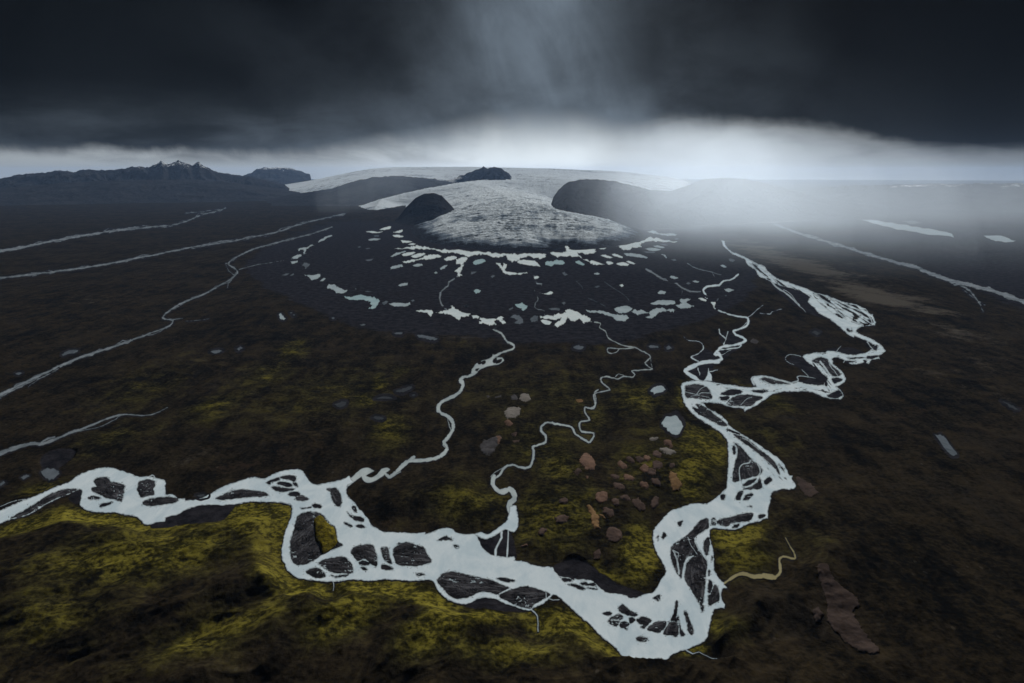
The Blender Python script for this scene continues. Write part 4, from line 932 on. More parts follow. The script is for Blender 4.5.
def bare(p, mat, lab, group):
    sz = np.ptp(p, 0); k = len(bare_patches)
    bare_patches.append(p)
    mpp = H / (p[:, 1].mean() - VH) * 0.9
    dome = min(1.4, 0.05 * sz.min() * mpp)
    x, y = ground(*p.mean(0)); z = 0.0
    for _ in range(4):
        z = float(land_z(np.array([x]), np.array([y]))[0]); x, y = ground(*p.mean(0), z)
    f = Field(p.min(0) - 3, p.max(0) + 3)
    am = min(2.4, 0.24 * sz.min())
    F0 = sd_poly(f.U, f.V, p) + am * fbm(f.U * .22 + 3 * k, f.V * .3, 4, 80, 0.6)
    lab_ = drop_specks(F0)
    if (F0 > 0).any():
        ids, cn = np.unique(lab_[lab_ > 0], return_counts=True); F0 = np.where((lab_ == ids[cn.argmax()]) | (F0 <= 0), F0, -0.1)
    pts, faces = contour(F0, f.U, f.V)
    s_ = sd_poly(pts[:, 0], pts[:, 1], p) + am * fbm(pts[:, 0] * .22 + 3 * k, pts[:, 1] * .3, 4, 80, 0.6)
    x, y = ground(pts[:, 0], pts[:, 1], z)
    h = -0.5 + 1.9 * sstep(0, 1.6, s_) + dome * sstep(0.3, max(1.2, 0.32 * sz.min()), s_) * (1 + 0.5 * fbm(x / 12, y / 12, 4, k))
    o = mesh_obj('bare_hummock', np.stack([x, y, land_z(x, y) + h], -1), faces, mat)
    at = o.data.attributes.new('depth', 'FLOAT', 'POINT'); at.data.foreach_set('value', np.clip(s_ / min(2.6, max(1.0, 0.22 * sz.min())), 0, 1).astype(np.float32))
    tag(o, lab, 'bare hummock', group)
# ------------------------------------------------------------------ the plain
def sample(R, u, v, default):
    i = (u - U0) / ST; j = (v - V0) / ST
    ok = (i >= 0) & (i < NU - 1) & (j >= 0) & (j < NV - 1)
    i = np.clip(i, 0, NU - 2); j = np.clip(j, 0, NV - 2)
    i0 = i.astype(int); j0 = j.astype(int); a = i - i0; b = j - j0
    r = (R[j0, i0] * (1 - a) + R[j0, i0 + 1] * a) * (1 - b) + (R[j0 + 1, i0] * (1 - a) + R[j0 + 1, i0 + 1] * a) * b
    return np.where(ok, r, default)
def boxblur(R, r):
    for ax in (0, 1):
        c = np.cumsum(np.pad(R, [(r + 1, r) if k == ax else (0, 0) for k in (0, 1)], mode='edge'), ax, dtype=np.float64)
        n = R.shape[ax]
        R = (np.take(c, np.arange(2 * r + 1, 2 * r + 1 + n), ax) - np.take(c, np.arange(0, n), ax)) / (2 * r + 1)
    return R

az = np.concatenate([np.linspace(-180, -66, 70, endpoint=False), np.linspace(-66, 66, 1760), np.linspace(66, 180, 70, endpoint=False)[1:]]) * PI / 180
dep = np.concatenate([np.linspace(58, 44, 40, endpoint=False), np.linspace(44, 1.6, 640, endpoint=False), np.geomspace(1.6, 0.57, 50)]) * PI / 180
AZ, DP = np.meshgrid(az, dep)
RG = H / np.tan(DP)
GX, GY = RG * np.sin(AZ), RG * np.cos(AZ)
front = GY > 60
GU, GV = plan_uv(GX, np.where(front, GY, 60.0))
GU = np.where(front, GU, -9999.0)
w_ = sample(WATER, GU, GV, -PAD)
bank = sstep(1.0, 34.0, -w_)                      # 0 at the water, 1 away from it
# relief: long swells, ridged moss hills near the viewpoint, low hummocks elsewhere
near = sstep(2100, 900, RG)
ca, sa = math.cos(0.72), math.sin(0.72)
AX, AY = GX * ca - GY * sa, GX * sa + GY * ca
hill = fbm(GX / 330, GY / 330, 4, 11)
ridg = fbm(AX / 150 + 0.4 * fbm(GX / 200, GY / 200, 3, 10), AY / 420, 4, 12, 0.45, True)
crag = fbm(GX / 60, GY / 60, 4, 13, 0.55)
bump_ = fbm(GX / 22, GY / 22, 4, 17, 0.6)
south = sstep(-14, 26, GV - np.interp(GU, [0, 130, 250, 290, 330, 450, 560, 640, 700, 760, 1024], [505, 510, 505, 560, 575, 575, 605, 645, 640, 560, 480])) * sstep(960, 700, GU)
hz = near * (hill * (13 + 17 * south) + ridg * (5 + 18 * south) + crag * (3.4 + 1.8 * south) + bump_ * 1.5)
mid = sstep(900, 2000, RG)
hz += mid * (fbm(GX / 700, GY / 700, 4, 14) * 12 + fbm(GX / 160, GY / 160, 4, 15, 0.55, True) * 7 + crag * 3.0)
FANP = smooth(np.array([[250, 262], [300, 236], [345, 224], [410, 228], [480, 240], [600, 236], [680, 226], [722, 244], [752, 268], [742, 296], [700, 318], [640, 334], [560, 341], [480, 338], [420, 334], [360, 322], [310, 306], [270, 284]], float))
FR = Field((-60, 176), (1084, 420)); FSD = np.full(WATER.shape, -60.0); 
FSD[FR.j0:FR.j1, FR.i0:FR.i1] = sd_poly(FR.U, FR.V, FANP)
fsd = sample(FSD, GU, GV, -60)
infan = sstep(-14, 8, fsd + 7 * fbm(GX / 240, GY / 240, 4, 16))
hz *= (1 - 0.75 * infan)
GZ = -0.6 + bank * (np.maximum(hz, -9) + (5.0 + 5.0 * south) * near + 4 * mid * (1 - infan) + 1.0) * 0.85 + 0.25 * bank
GZ = np.where(w_ > -1.2, -0.7, GZ)
def blobs(lst, U, V):
    r = np.zeros(U.shape)
    for cu, cv, ru, rv, rot, s in lst:
        c, q = math.cos(rot), math.sin(rot)
        a = ((U - cu) * c + (V - cv) * q) / ru; b = (-(U - cu) * q + (V - cv) * c) / rv
        r = np.maximum(r, s * np.exp(-(a * a + b * b)))
    return r
MOSS = [(40, 525, 70, 14, -.25, .75), (110, 518, 60, 16, -.05, .95), (160, 520, 60, 18, .0, .8), (150, 560, 150, 40, -.25, .62), (250, 520, 26, 22, .5, 1.25), (283, 512, 14, 18, 0, 1.2), (275, 560, 26, 50, .1, 1.0), (300, 590, 40, 18, .3, 1.0), (380, 590, 60, 16, .05, .95), (420, 600, 55, 16, .2, .9), (345, 625, 60, 22, -.4, .7), (440, 640, 60, 26, -.5, .75),
        (480, 625, 40, 14, 0, .9), (560, 625, 50, 22, .2, .85), (600, 655, 60, 20, .2, .65), (510, 662, 110, 24, 0, .55), (225, 640, 120, 30, -.4, .55), (60, 630, 100, 50, -.3, .42), (640, 556, 26, 36, 0, .85), (615, 590, 30, 8, .15, .85), (600, 575, 46, 14, .3, .6), (740, 535, 38, 20, 0, .85), (745, 560, 40, 24, 0, .6), (690, 645, 26, 14, 0, .75), (720, 630, 40, 20, .3, .5),
        (560, 520, 70, 50, 0, .52), (470, 505, 70, 30, 0, .46), (690, 480, 30, 40, 0, .6), (705, 450, 40, 36, 0, .62), (690, 395, 22, 26, 0, .7), (640, 400, 50, 30, .2, .55), (770, 400, 60, 16, .4, .6), (780, 440, 80, 30, .3, .45), (820, 540, 80, 50, .4, .42), (540, 445, 60, 40, 0, .48), (390, 435, 30, 22, -.3, .60), (365, 402, 16, 12, 0, .62), (378, 385, 14, 12, 0, .66), (400, 372, 16, 7, 0, .52), (330, 400, 26, 14, -.4, .48), (295, 350, 30, 16, -.4, .66), (270, 375, 50, 22, -.4, .5), (215, 410, 40, 16, -.3, .56), (150, 385, 80, 22, -.35, .42), (110, 440, 60, 20, -.3, .44), (40, 490, 40, 8, -.25, .5), (330, 395, 120, 40, -.2, .42), (480, 345, 120, 12, 0, .46), (620, 342, 60, 9, -.1, .62), (655, 336, 60, 8, -.15, .6), (590, 350, 40, 8, 0, .5), (730, 320, 16, 8, -.3, .7), (768, 300, 14, 8, -.5, .66), (416, 286, 10, 2.5, -.5, .9), (560, 470, 30, 26, 0, .5), (590, 420, 30, 40, 0, .45), (650, 470, 60, 50, 0, .40), (850, 470, 120, 60, .4, .28), (560, 395, 160, 60, 0, .36), (200, 330, 180, 50, -.2, .25), (860, 300, 140, 24, .35, .30)]
moss = blobs([(q[0], q[1], q[2], q[3], q[4], q[5] * (0.80 if q[1] < 450 else 1.0)) for q in MOSS], GU, GV) - 0.05 + 0.30 * sstep(290, 400, GV) * sstep(900, 700, GU)
moss = np.where(GU < -4000, 0.35, moss) * (1 - 0.9 * infan)
TANB = [(790, 262, 90, 10, .33, 1.0), (850, 285, 130, 14, .38, .95), (760, 248, 50, 6, .3, .9), (900, 305, 150, 20, .42, .75), (930, 380, 120, 40, .55, .42), (840, 310, 90, 10, .45, .45), (960, 350, 80, 12, .6, .5), (640, 345, 40, 4, -.1, .5), (90, 300, 120, 8, -.12, .35), (240, 300, 50, 6, -.3, .4), (1000, 400, 60, 14, .6, .45), (440, 338, 80, 4, 0, .4), (225, 355, 60, 10, -.4, .35), (190, 460, 60, 8, -.3, .4)]
tan = blobs(TANB, GU, GV)
gcx, gcy = ground(515, 226)
rr, th = np.hypot(GX - gcx, GY - gcy), np.arctan2(GX - gcx, gcy - GY)
arcs = fbm(rr / 130 + 0.8 * fbm(GX / 500, GY / 500, 3, 51), th * 5, 4, 52, 0.55, True)
rays = fbm(rr / 1500, th * 34, 4, 53, 0.55)
tan = np.maximum(tan, infan * np.clip(0.12 + 1.5 * np.clip(arcs, 0, 1) * np.clip(rays + 0.25, 0, 1), 0, 0.36))
tan = tan * np.where(GU > 700, 0.75 + 0.9 * rays, 1)
REDB = [(300, 440, 200, 70, -.3, .42), (420, 520, 80, 20, 0, .5), (250, 470, 120, 25, -.2, .5), (480, 380, 90, 40, 0, .42), (620, 480, 70, 60, 0, .5), (850, 600, 140, 80, .4, .36), (900, 400, 120, 60, .5, .40), (100, 620, 100, 40, -.3, .35), (560, 370, 60, 20, 0, .5), (120, 360, 140, 40, -.3, .36)]
red = blobs(REDB, GU, GV)
nearbank = sstep(9, 2, -sample(np.maximum(WATER, -PAD).astype(np.float32), GU, GV, -PAD)) * 0.30
# bare gravel flats: beside the right channel, along the straight far rivers, the delta of the small stream
FLATS = [smooth(C(*B_, "150,575 260,527 320,512 370,487 430,462 500,447 560,445 640,447 715,440 690,480 640,540 560,560 400,575 260,595 160,598")), smooth(C(*K_, "300,435 330,410 400,400 350,345 330,320 260,285 300,240 355,250 440,320 510,390 510,440 490,460 400,452")),
         smooth(C(*E_, "530,180 600,150 690,150 750,148 780,240 785,345 640,310 560,240")), smooth(C(*F_, "500,320 560,290 640,260 720,290 800,350 880,450 960,480 1024,480 1024,530 930,500 860,495 800,440 700,400 600,390 540,375")), smooth(C(*G_, "0,60 60,60 170,145 330,185 400,190 440,160 350,130 250,95 170,40 60,0 0,-20")),
         smooth(C(*J_, "190,285 130,235 110,205 190,165 300,150 350,120 330,80 420,60 470,50 345,140 290,170 290,275")), smooth(C(*N_, "570,510 545,440 600,420 640,415 700,470 690,500")), smooth(C(*J_, "200,140 140,110 190,85 240,60 300,95 340,140")), smooth(C(*L_, "60,130 180,150 330,205 340,255 330,290 400,360 460,400 380,370 300,320 200,240 110,180")), smooth(C(*M_, "560,360 700,400 790,470 850,560 900,600 800,560 700,500 600,420")),
         smooth(C(*E_, "440,645 540,600 650,610 800,665 860,690 780,690 600,690 500,672")), smooth(C(*D_, "480,220 500,240 440,265 455,215")), smooth(C(*A_, "540,200 560,215 550,270 520,300 470,260")), smooth(C(*K_, "510,205 600,190 700,190 780,225 720,235 650,232 600,215")), smooth(C(0, 340, "160,470 220,430 300,440 240,500 180,520", K39))]
gsd = np.full(WATER.shape, -20.0)
for p in FLATS:
    f = Field(p.min(0) - 12, p.max(0) + 12)
    k = (slice(f.j0, f.j1), slice(f.i0, f.i1)); gsd[k] = np.maximum(gsd[k], sd_poly(f.U, f.V, p))
flat = sample(gsd, GU, GV, -20)
GZ = np.where(flat > -1, np.minimum(GZ, 0.3 + 0.4 * fbm(GX / 9, GY / 9, 3, 18)), GZ * (1 - 0.0))
farR = sstep(0, 30, (GU - 760) * 0.40 + 222 - GV + 6 * fbm(GX / 700, GY / 700, 3, 19)) * sstep(760, 860, GU)
grav = np.maximum.reduce([infan * 1.15, sstep(-2, 2, flat) * 1.3, nearbank, farR * 0.8, sstep(6500, 9500, RG) * 0.28])
grav = np.where(w_ > -0.6, 1.3, grav)
grav = grav * (1 - 0.9 * np.clip(tan, 0, 1) * (1 - infan)) * (1 - 0.85 * infan * np.clip((tan - 0.2) * 2.2, 0, 1) * (w_ < -1))
moss = moss * (1 - np.clip(sstep(-2, 2, flat) + farR, 0, 1))
GZ0 = GZ.copy()
def bil(R, x, y):
    A = np.arctan2(x, y); D = np.arctan2(H, np.hypot(x, y))
    i = np.clip(np.searchsorted(az, A) - 1, 0, len(az) - 2); j = np.clip(np.searchsorted(-dep, -D) - 1, 0, len(dep) - 2)
    a = np.clip((A - az[i]) / (az[i + 1] - az[i]), 0, 1); b = np.clip((D - dep[j]) / (dep[j + 1] - dep[j]), 0, 1)
    return (R[j, i] * (1 - a) + R[j, i + 1] * a) * (1 - b) + (R[j + 1, i] * (1 - a) + R[j + 1, i + 1] * a) * b
def land_z(x, y): return bil(GZ, x, y)
LEV = []
for p in POND_P:
    z = 0.0
    for _ in range(4):
        x, y = ground(*p.mean(0), z); z = float(bil(GZ0, np.array([x]), np.array([y]))[0])
    x, y = ground(p[:, 0], p[:, 1], z)
    LEV.append(max(0.1, min(z, float(np.median(bil(GZ0, x, y))))))
LEV = np.array(LEV)
# seat every pond in the land: the row of the shore is found at the land's own height
SU, SV = plan_uv(GX, np.where(front, GY, 60.0), np.clip(GZ0, -2, 60)); SU = np.where(front, SU, -9999.0)
psd = sample(PSD, SU, SV, -PAD)
ii = np.clip(((SU - U0) / ST).round(), 0, NU - 1).astype(int); jj = np.clip(((SV - V0) / ST).round(), 0, NV - 1).astype(int)
lev = LEV[PID[jj, ii]]
t_ = sstep(1.5, 9.0, -psd)
GZ = np.where(psd > -11, (lev + 0.1) * (1 - t_) + GZ * t_, GZ)
GZ = np.where(psd > -1.3, lev - 0.5, GZ)
for k, (q, p) in enumerate(zip(PONDS, POND_P)):
    f = Field(p.min(0) - 2, p.max(0) + 2); f.F = sd_poly(f.U, f.V, p)
    f.F = np.where(np.abs(f.F) < 2, f.F + min(0.35, 0.08 * np.ptp(p, 0).min()) * fbm(f.U * .7 + k, f.V * 1.1, 3, 61), f.F)
    tag(water_mesh('pond', f, q[2], float(LEV[k]) + 0.25, 0.9), q[4], 'pond', q[3])
grav = np.maximum(grav, sstep(-4.0, -1.0, psd) * 0.75)
cover = np.stack([np.clip(moss, 0, 1.4), np.clip(grav, 0, 1.4), np.clip(tan, 0, 1), np.clip(red, 0, 1)], -1)
g = grid_mesh('ground', GX, GY, GZ, M_GROUND, None, {'cover': cover}, wrap=True)
tag(g, 'dark mossy volcanic plain', 'ground', kind='structure')
for q in BARE:
    bare(smooth_corner(C(*q[0], q[1], *q[4:]), 7, 0.15), q[2], q[3], 'bare patches of earth on the mossy plain')
for i, (cx, cy, rx, ry) in enumerate(CL):
    a = np.linspace(0, 2 * PI, 28, endpoint=False); t = 0.45
    ex, ey = rx * np.cos(a), ry * np.sin(a)
    p = np.stack([600 + (cx + ex * math.cos(t) - ey * math.sin(t)) * K4, 430 + (cy + ex * math.sin(t) + ey * math.cos(t)) * K4], -1)
    big = rx * ry > 700
    bare(p, M_PINKDIM if (i % 3 or big) else M_PINK, ('larger blurred brown mound at the lower edge of the pink hummock cluster' if big else 'small pinkish brown mound in the crowded hummock cluster between stream and river'), 'crowded pink hummocks between stream and river')

# ------------------------------------------------------------------ mountains
def mountain(name, label, crest, d0, front_w, back_w, mat, seed, rough=0.35, n_az=260, n_r=70, snow=None, foot=1.4, spur=0.16):
    """crest: (u, v) of the skyline, d0: range of the crest (number or per-point list)"""
    cr = np.array(crest, float)
    dd = np.array(d0, float) if np.ndim(d0) else np.full(len(cr), float(d0))
    A = np.array([az_of(u) for u in cr[:, 0]]); Zc = np.array([z_at(v, d) for v, d in zip(cr[:, 1], dd)])
    a = np.linspace(A[0], A[-1], n_az); zc = np.interp(a, A, Zc); dc = np.interp(a, A, dd)
    zs = zc.copy(); zc = zc * (1 + rough * 0.35 * fbm(a * 105 + seed, a * 0 + seed, 4, seed, 0.55)) 
    t = np.concatenate([np.linspace(-1, 0, n_r, endpoint=False), np.linspace(0, 1, n_r // 2)])
    AA, TT = np.meshgrid(a, t)
    D = dc[None, :] + np.where(TT < 0, TT * front_w, TT * back_w)
    xx, yy = D * np.sin(AA), D * np.cos(AA)
    prof = (1 - np.abs(TT)) ** foot
    sp = fbm(AA * dc.mean() / (front_w * 0.30) + 1.1 * fbm(xx / front_w * 1.6, yy / front_w * 1.6, 3, seed + 9), TT * 2.4 + seed, 5, seed + 3, 0.55, True)
    nz = fbm(xx / (front_w * 0.35), yy / (front_w * 0.35), 6, seed + 5, 0.55, True)
    env = np.sin(np.clip(np.abs(TT), 0, 1) * PI)
    end = np.minimum(1, np.minimum(np.arange(n_az), np.arange(n_az)[::-1]) / (n_az * 0.03))[None, :]
    Z = (zs[None, :] + (zc - zs)[None, :] * (1 - np.abs(TT)) ** 4) * (prof + env * (spur * sp + spur * 0.8 * nz) * 1.0) * end - 6
    Z = np.where((np.abs(TT) > 0.985), -12, Z)
    at = {}
    if snow is not None:
        at['snow'] = snow(AA, TT, Z, zc[None, :], sp, nz)
    o = grid_mesh(name, xx, yy, Z, mat, None, at)
    return tag(o, label, 'mountain', kind='structure')
mountain('mountain', 'dark cone hill standing in front of the left branch of the ice', [(368, 230), (384, 225.5), (396, 217), (406, 205), (415, 197), (424, 193), (433, 192.3), (441, 195), (449, 203), (458, 214), (474, 228)], 8900, 900, 700, M_ROCK, 31, 0.06, 160, 70, foot=1.05, spur=0.05)
mountain('mountain', 'dark flat-topped mountain wall bounding the ice on the right', [(544, 210), (552, 199), (559, 189), (567, 182), (580, 179), (596, 179), (612, 180), (630, 184), (650, 189), (672, 190), (688, 185), (702, 179), (720, 177), (745, 178), (770, 183), (800, 190), (840, 199), (900, 205)], [9300, 9400, 9600, 9700, 9800, 10000, 10000, 10000, 10000, 10200, 10400, 10600, 10800, 11000, 11400, 11800, 12000, 12400], 2500, 2600, M_ROCK, 32, 0.10, 460, 130, foot=0.95, spur=0.14)
mountain('mountain', 'long dark ridge between the ice cap and the glacier tongue', [(250, 200), (290, 193), (330, 188), (352, 181), (372, 177), (395, 175.5), (420, 177), (445, 180), (470, 186), (490, 194)], 16500, 3600, 1600, M_RANGE, 33, 0.2, 260, 70, snow=lambda A, T, Z, zc, sp, nz: 0.75 * sstep(-0.35, 0.0, T) * sstep(az_of(400), az_of(440), A) - 0.1, foot=0.9)
mountain('mountain', 'craggy grey peak with snow patches behind the glacier tongue', [(428, 186), (445, 181), (456, 177), (466, 173.5), (476, 169.5), (484, 167), (494, 166.8), (502, 168), (506, 171.5), (512, 177), (520, 186)], 17500, 1800, 1500, M_RANGE, 34, 0.3, 200, 60, snow=lambda A, T, Z, zc, sp, nz: 0.8 * sstep(az_of(478), az_of(448), A) + 0.12, foot=0.9)
mountain('mountain', 'far jagged mountain range with snow-streaked summits on the left', [(-260, 190), (-180, 183), (-90, 180), (-40, 178), (0, 177), (18, 174), (40, 172.5), (60, 170.5), (74, 171.5), (88, 169.5), (100, 170.5), (115, 170), (128, 168), (136, 166.5), (146, 168), (156, 165.5), (163, 161.5), (168, 164), (174, 163.5), (180, 161.5), (187, 163.5), (193, 165.5), (200, 161.8), (206, 167), (214, 171), (228, 173.5), (240, 175), (256, 177.5), (274, 181), (296, 187)], 22000, 3000, 3000, M_RANGE, 35, 0.26, 900, 70, snow=lambda A, T, Z, zc, sp, nz: sstep(460, 940, Z) * 0.74, foot=1.15, spur=0.26)
mountain('mountain', 'pale flat-topped mountain far off between the range and the ice cap', [(240, 176), (252, 172), (258, 169), (266, 167.6), (280, 167.2), (292, 168), (300, 171), (312, 175)], 32000, 4000, 3000, M_RANGE, 36, 0.25, 140, 40, snow=lambda A, T, Z, zc, sp, nz: sstep(500, 900, Z) * 1.0, foot=0.8)
mountain('mountain', 'low dark foothills in front of the far range', [(-260, 196), (-60, 188), (0, 185), (60, 181), (120, 179), (190, 178.5), (225, 181), (260, 185), (310, 193)], 18500, 3000, 2600, M_RANGE, 37, 0.2, 360, 50, snow=lambda A, T, Z, zc, sp, nz: Z * 0 - 0.3, foot=1.2)
mountain('mountain', 'hazy ridge fading into the rain at the far right', [(780, 190), (850, 184), (930, 182), (1010, 181), (1100, 180), (1240, 183), (1340, 190)], 17000, 4000, 3000, M_RANGE, 38, 0.35, 360, 50, snow=lambda A, T, Z, zc, sp, nz: 0.62 * sstep(150, 420, Z), foot=1.1)

# ------------------------------------------------------------------ glacier
TERM = smooth(np.array([[404, 206], [411, 213], [413, 222], [411, 229], [414, 236], [424, 241], [440, 244.5], [460, 247], [480, 249], [500, 251], [520, 251.8], [545, 250.8], [562, 250], [566, 246], [572, 250], [590, 249.5], [610, 247.5], [630, 244], [645, 240], [650, 234], [640, 229], [622, 224], [604, 218], [588, 211.5], [574, 206], [560, 201]], float), False, 4)
tx, ty = ground(TERM[:, 0], TERM[:, 1])
far_az = np.array([az_of(u) for u in (590, 680, 640, 470, 380)]); far_d = np.array([11500, 20000, 30000, 30000, 16000])
lx, ly = far_d * np.sin(far_az), far_d * np.cos(far_az)
b_az, b_d = np.array([az_of(356), az_of(364), az_of(376)]), np.array([13000, 11600, 11300])
poly = np.concatenate([np.stack([tx, ty], -1), np.stack([lx, ly], -1), np.stack([b_d * np.sin(b_az), b_d * np.cos(b_az)], -1)])
a = np.linspace(az_of(348), az_of(700), 480)
d = np.concatenate([np.geomspace(4900, 9000, 330, endpoint=False), np.geomspace(9000, 28500, 200)])
AA, DD = np.meshgrid(a, d); xx, yy = DD * np.sin(AA), DD * np.cos(AA)
sd = sd_poly(xx / 100, yy / 100, poly / 100) * 100
sd = sd + 26 * fbm(xx / 140, yy / 140, 4, 41)
zc = np.interp(DD, [5300, 5900, 6600, 7400, 8400, 10000, 12500, 16000, 22000, 30000], [52, 78, 122, 180, 250, 345, 455, 552, 640, 680])
edge = np.clip(sd / 330, 0, 1) ** 0.75
wide = sstep(0, 900, sd)
crev = fbm(xx / 70, yy / 26, 4, 42, 0.6, True) * 9 + fbm(xx / 260, yy / 150, 5, 43, 0.55, True) * 20
lim = 36 + np.maximum(sd, 0) * 0.20; zz = (zc ** -3.0 + lim ** -3.0) ** (-1 / 3.0) * edge * (0.82 + 0.18 * wide) + crev * edge * (0.35 + 0.65 * wide)
zz = np.where(sd < -20, -40, np.maximum(zz, -4) + 0.4)
dirt = sstep(300, 30, sd) * 0.85 * sstep(9500, 7000, DD) + 0.20 * sstep(3000, 300, sd) * sstep(11000, 7200, DD)
dirt = np.maximum(dirt, 0.55 * sstep(260, 40, sd) * sstep(13000, 8000, DD))
lobe = az_of(520)
flow = np.stack([(AA - lobe) * 4200, DD - 5000, 0 * DD], -1)
ice_c = np.stack([dirt, 0 * dirt, 0 * dirt, 0 * dirt + 1], -1)
root = bpy.data.objects.new('glacier', None); link(root)
tag(root, 'wide pale glacier tongue with a dirty front spreading onto the plain', 'glacier')
root.location = (float(np.mean(tx)), float(np.mean(ty)), 0)
def ice_piece(name, rows, mat):
    r = rows
    o = grid_mesh(name, xx[r] - root.location[0], yy[r] - root.location[1], zz[r], mat, root, {'ice': ice_c[r]})
    at = o.data.attributes.new('flow', 'FLOAT_VECTOR', 'POINT'); at.data.foreach_set('vector', flow[r].astype(np.float32).ravel())
    # drop what lies outside the ice
    import bmesh
    bm = bmesh.new(); bm.from_mesh(o.data)
    bmesh.ops.delete(bm, geom=[v for v in bm.verts if v.co.z < -30 and all(e.other_vert(v).co.z < -30 for e in v.link_edges)], context='VERTS')
    bm.to_mesh(o.data); bm.free()
    return o
cutrow = int(np.searchsorted(d, 12500))
ice_piece('ice_tongue', slice(0, cutrow + 1), M_ICE)
ice_piece('ice_field', slice(cutrow, None), M_ICE)

# the ice cap further back on the left
cap = [(246, 190.5), (262, 187.5), (285, 184.5), (310, 180), (335, 175), (352, 171.5), (368, 169), (385, 167.5), (405, 166.8), (430, 166.5), (470, 166.5), (520, 167.5), (560, 168.5), (620, 171), (665, 176), (700, 183)]
a = np.linspace(az_of(246), az_of(700), 420); crA = np.array([az_of(u) for u, v in cap])
d = np.linspace(17600, 30000, 90)
AA, DD = np.meshgrid(a, d); xx, yy = DD * np.sin(AA), DD * np.cos(AA)
vtop = np.interp(AA, crA, [v for u, v in cap])
ztop = np.interp(a, crA, [z_at(v, 25000) for u, v in cap])[None, :]
t = (DD - 17600) / (25000 - 17600)
zz = ztop * np.clip(t, 0, 1.0) ** 0.55 * (1 - 0.25 * np.clip(t - 1, 0, 1)) + fbm(xx / 900, yy / 900, 5, 45) * 14 - 10
rim = sstep(0, 0.02, (AA - a[0])) * sstep(0, 0.02, (a[-1] - AA))
zz = np.where(t < 0.02, -20, zz * rim - 15 * (1 - rim))
o = grid_mesh('ice_cap', xx - root.location[0] * 0, yy, zz, M_ICE, None, {'ice': np.stack([0.02 + 0.30 * fbm(xx / 1500, yy / 2500, 4, 91) + 0.2 * sstep(0.5, 0, t), 0 * t, 0 * t, 0 * t + 1], -1)})
at = o.data.attributes.new('flow', 'FLOAT_VECTOR', 'POINT'); at.data.foreach_set('vector', np.stack([xx, yy, 0 * xx], -1).astype(np.float32).ravel())
tag(o, 'smooth white ice cap sloping down to the left behind the dark ridge', 'ice cap')
# ------------------------------------------------------------------ sky, haze, light, camera
SUN_EL, SUN_AZ = math.radians(26), math.radians(10)
w = bpy.data.worlds.new("World"); scene.world = w; w.use_nodes = True
n = NT(w.node_tree)
gen = n.coord('Generated')
nx, ny, nz = n.sep(gen)
sky = n.new('ShaderNodeTexSky'); sky.sky_type = 'NISHITA'; sky.sun_disc = False
sky.sun_elevation = SUN_EL; sky.sun_rotation = SUN_AZ
az_n = nx.m('ARCTAN2', ny)                    # azimuth, 0 straight ahead
el = nz.m('ARCSINE')                          # elevation in radians
# the cloud deck seen in perspective: a plane of cloud overhead
inv = 1.0 / (nz.mx(0.0) + 0.045)
comb = n.new('ShaderNodeCombineXYZ'); n.put(comb.inputs[0], nx * inv); n.put(comb.inputs[1], ny * inv)
deck = n.noise(comb.outputs[0], 0.55, 7, 0.58, 0.3)
deck2 = n.noise(n.mapped(comb.outputs[0], (1, 0.55, 1), (0, 0, 0.3), (3, 1, 0)), 0.22, 5, 0.55)
# hanging veils: noise stretched up and down
comb2 = n.new('ShaderNodeCombineXYZ'); n.put(comb2.inputs[0], az_n + el * 0.25); n.put(comb2.inputs[1], el * 0.35)
veil = n.noise(comb2.outputs[0], 9.0, 6, 0.6, 0.5)
comb3 = n.new('ShaderNodeCombineXYZ'); n.put(comb3.inputs[0], az_n); n.put(comb3.inputs[1], el * 1.5)
puff = n.noise(comb3.outputs[0], 6.5, 7, 0.56, 0.2)
band = n.noise(n.mapped(comb3.outputs[0], (1, 2.6, 1)), 6.0, 6, 0.58, 0.4)
def curve(x, pts, lo, hi):
    f = n.new('ShaderNodeFloatCurve'); c = f.mapping.curves[0]
    P = [((p - lo) / (hi - lo), q) for p, q in pts]
    while len(c.points) < len(P): c.points.new(0.5, 0.5)
    for pt, (p, q) in zip(c.points, P): pt.location = (p, q)
    f.mapping.update()
    t = (x - lo) * (1.0 / (hi - lo))
    n.put(f.inputs['Value'], t.clamp())
    return X(n.nt, f.outputs[0])
# height of the ragged cloud base and brightness of the open strip, round the horizon
edge_el = curve(az_n, [(-3.2, .30), (-1.2, .26), (-.70, .22), (-.35, .25), (-.19, .31), (0.0, .31), (.10, .35), (.20, .47), (.32, .56), (.455, .44), (.62, .23), (.9, .20), (1.6, .25), (3.2, .30)], -3.2, 3.2) * 0.1
glow = curve(az_n, [(-3.2, .30), (-1.2, .34), (-.70, .36), (-.35, .40), (-.19, .56), (-.05, .90), (.03, 1.0), (.08, .92), (.15, .58), (.22, .40), (.32, .30), (.45, .20), (.62, .12), (.9, .12), (3.2, .30)], -3.2, 3.2)
soft = 0.009 + az_n.gauss(0.02, 0.20) * 0.036
rag = (puff - 0.5) * 0.040 + (veil - 0.5) * 0.026
dk = (((el - edge_el + rag) / soft) * 0.5 + 0.35).clamp()
dk = dk * dk * (3.0 - 2.0 * dk)
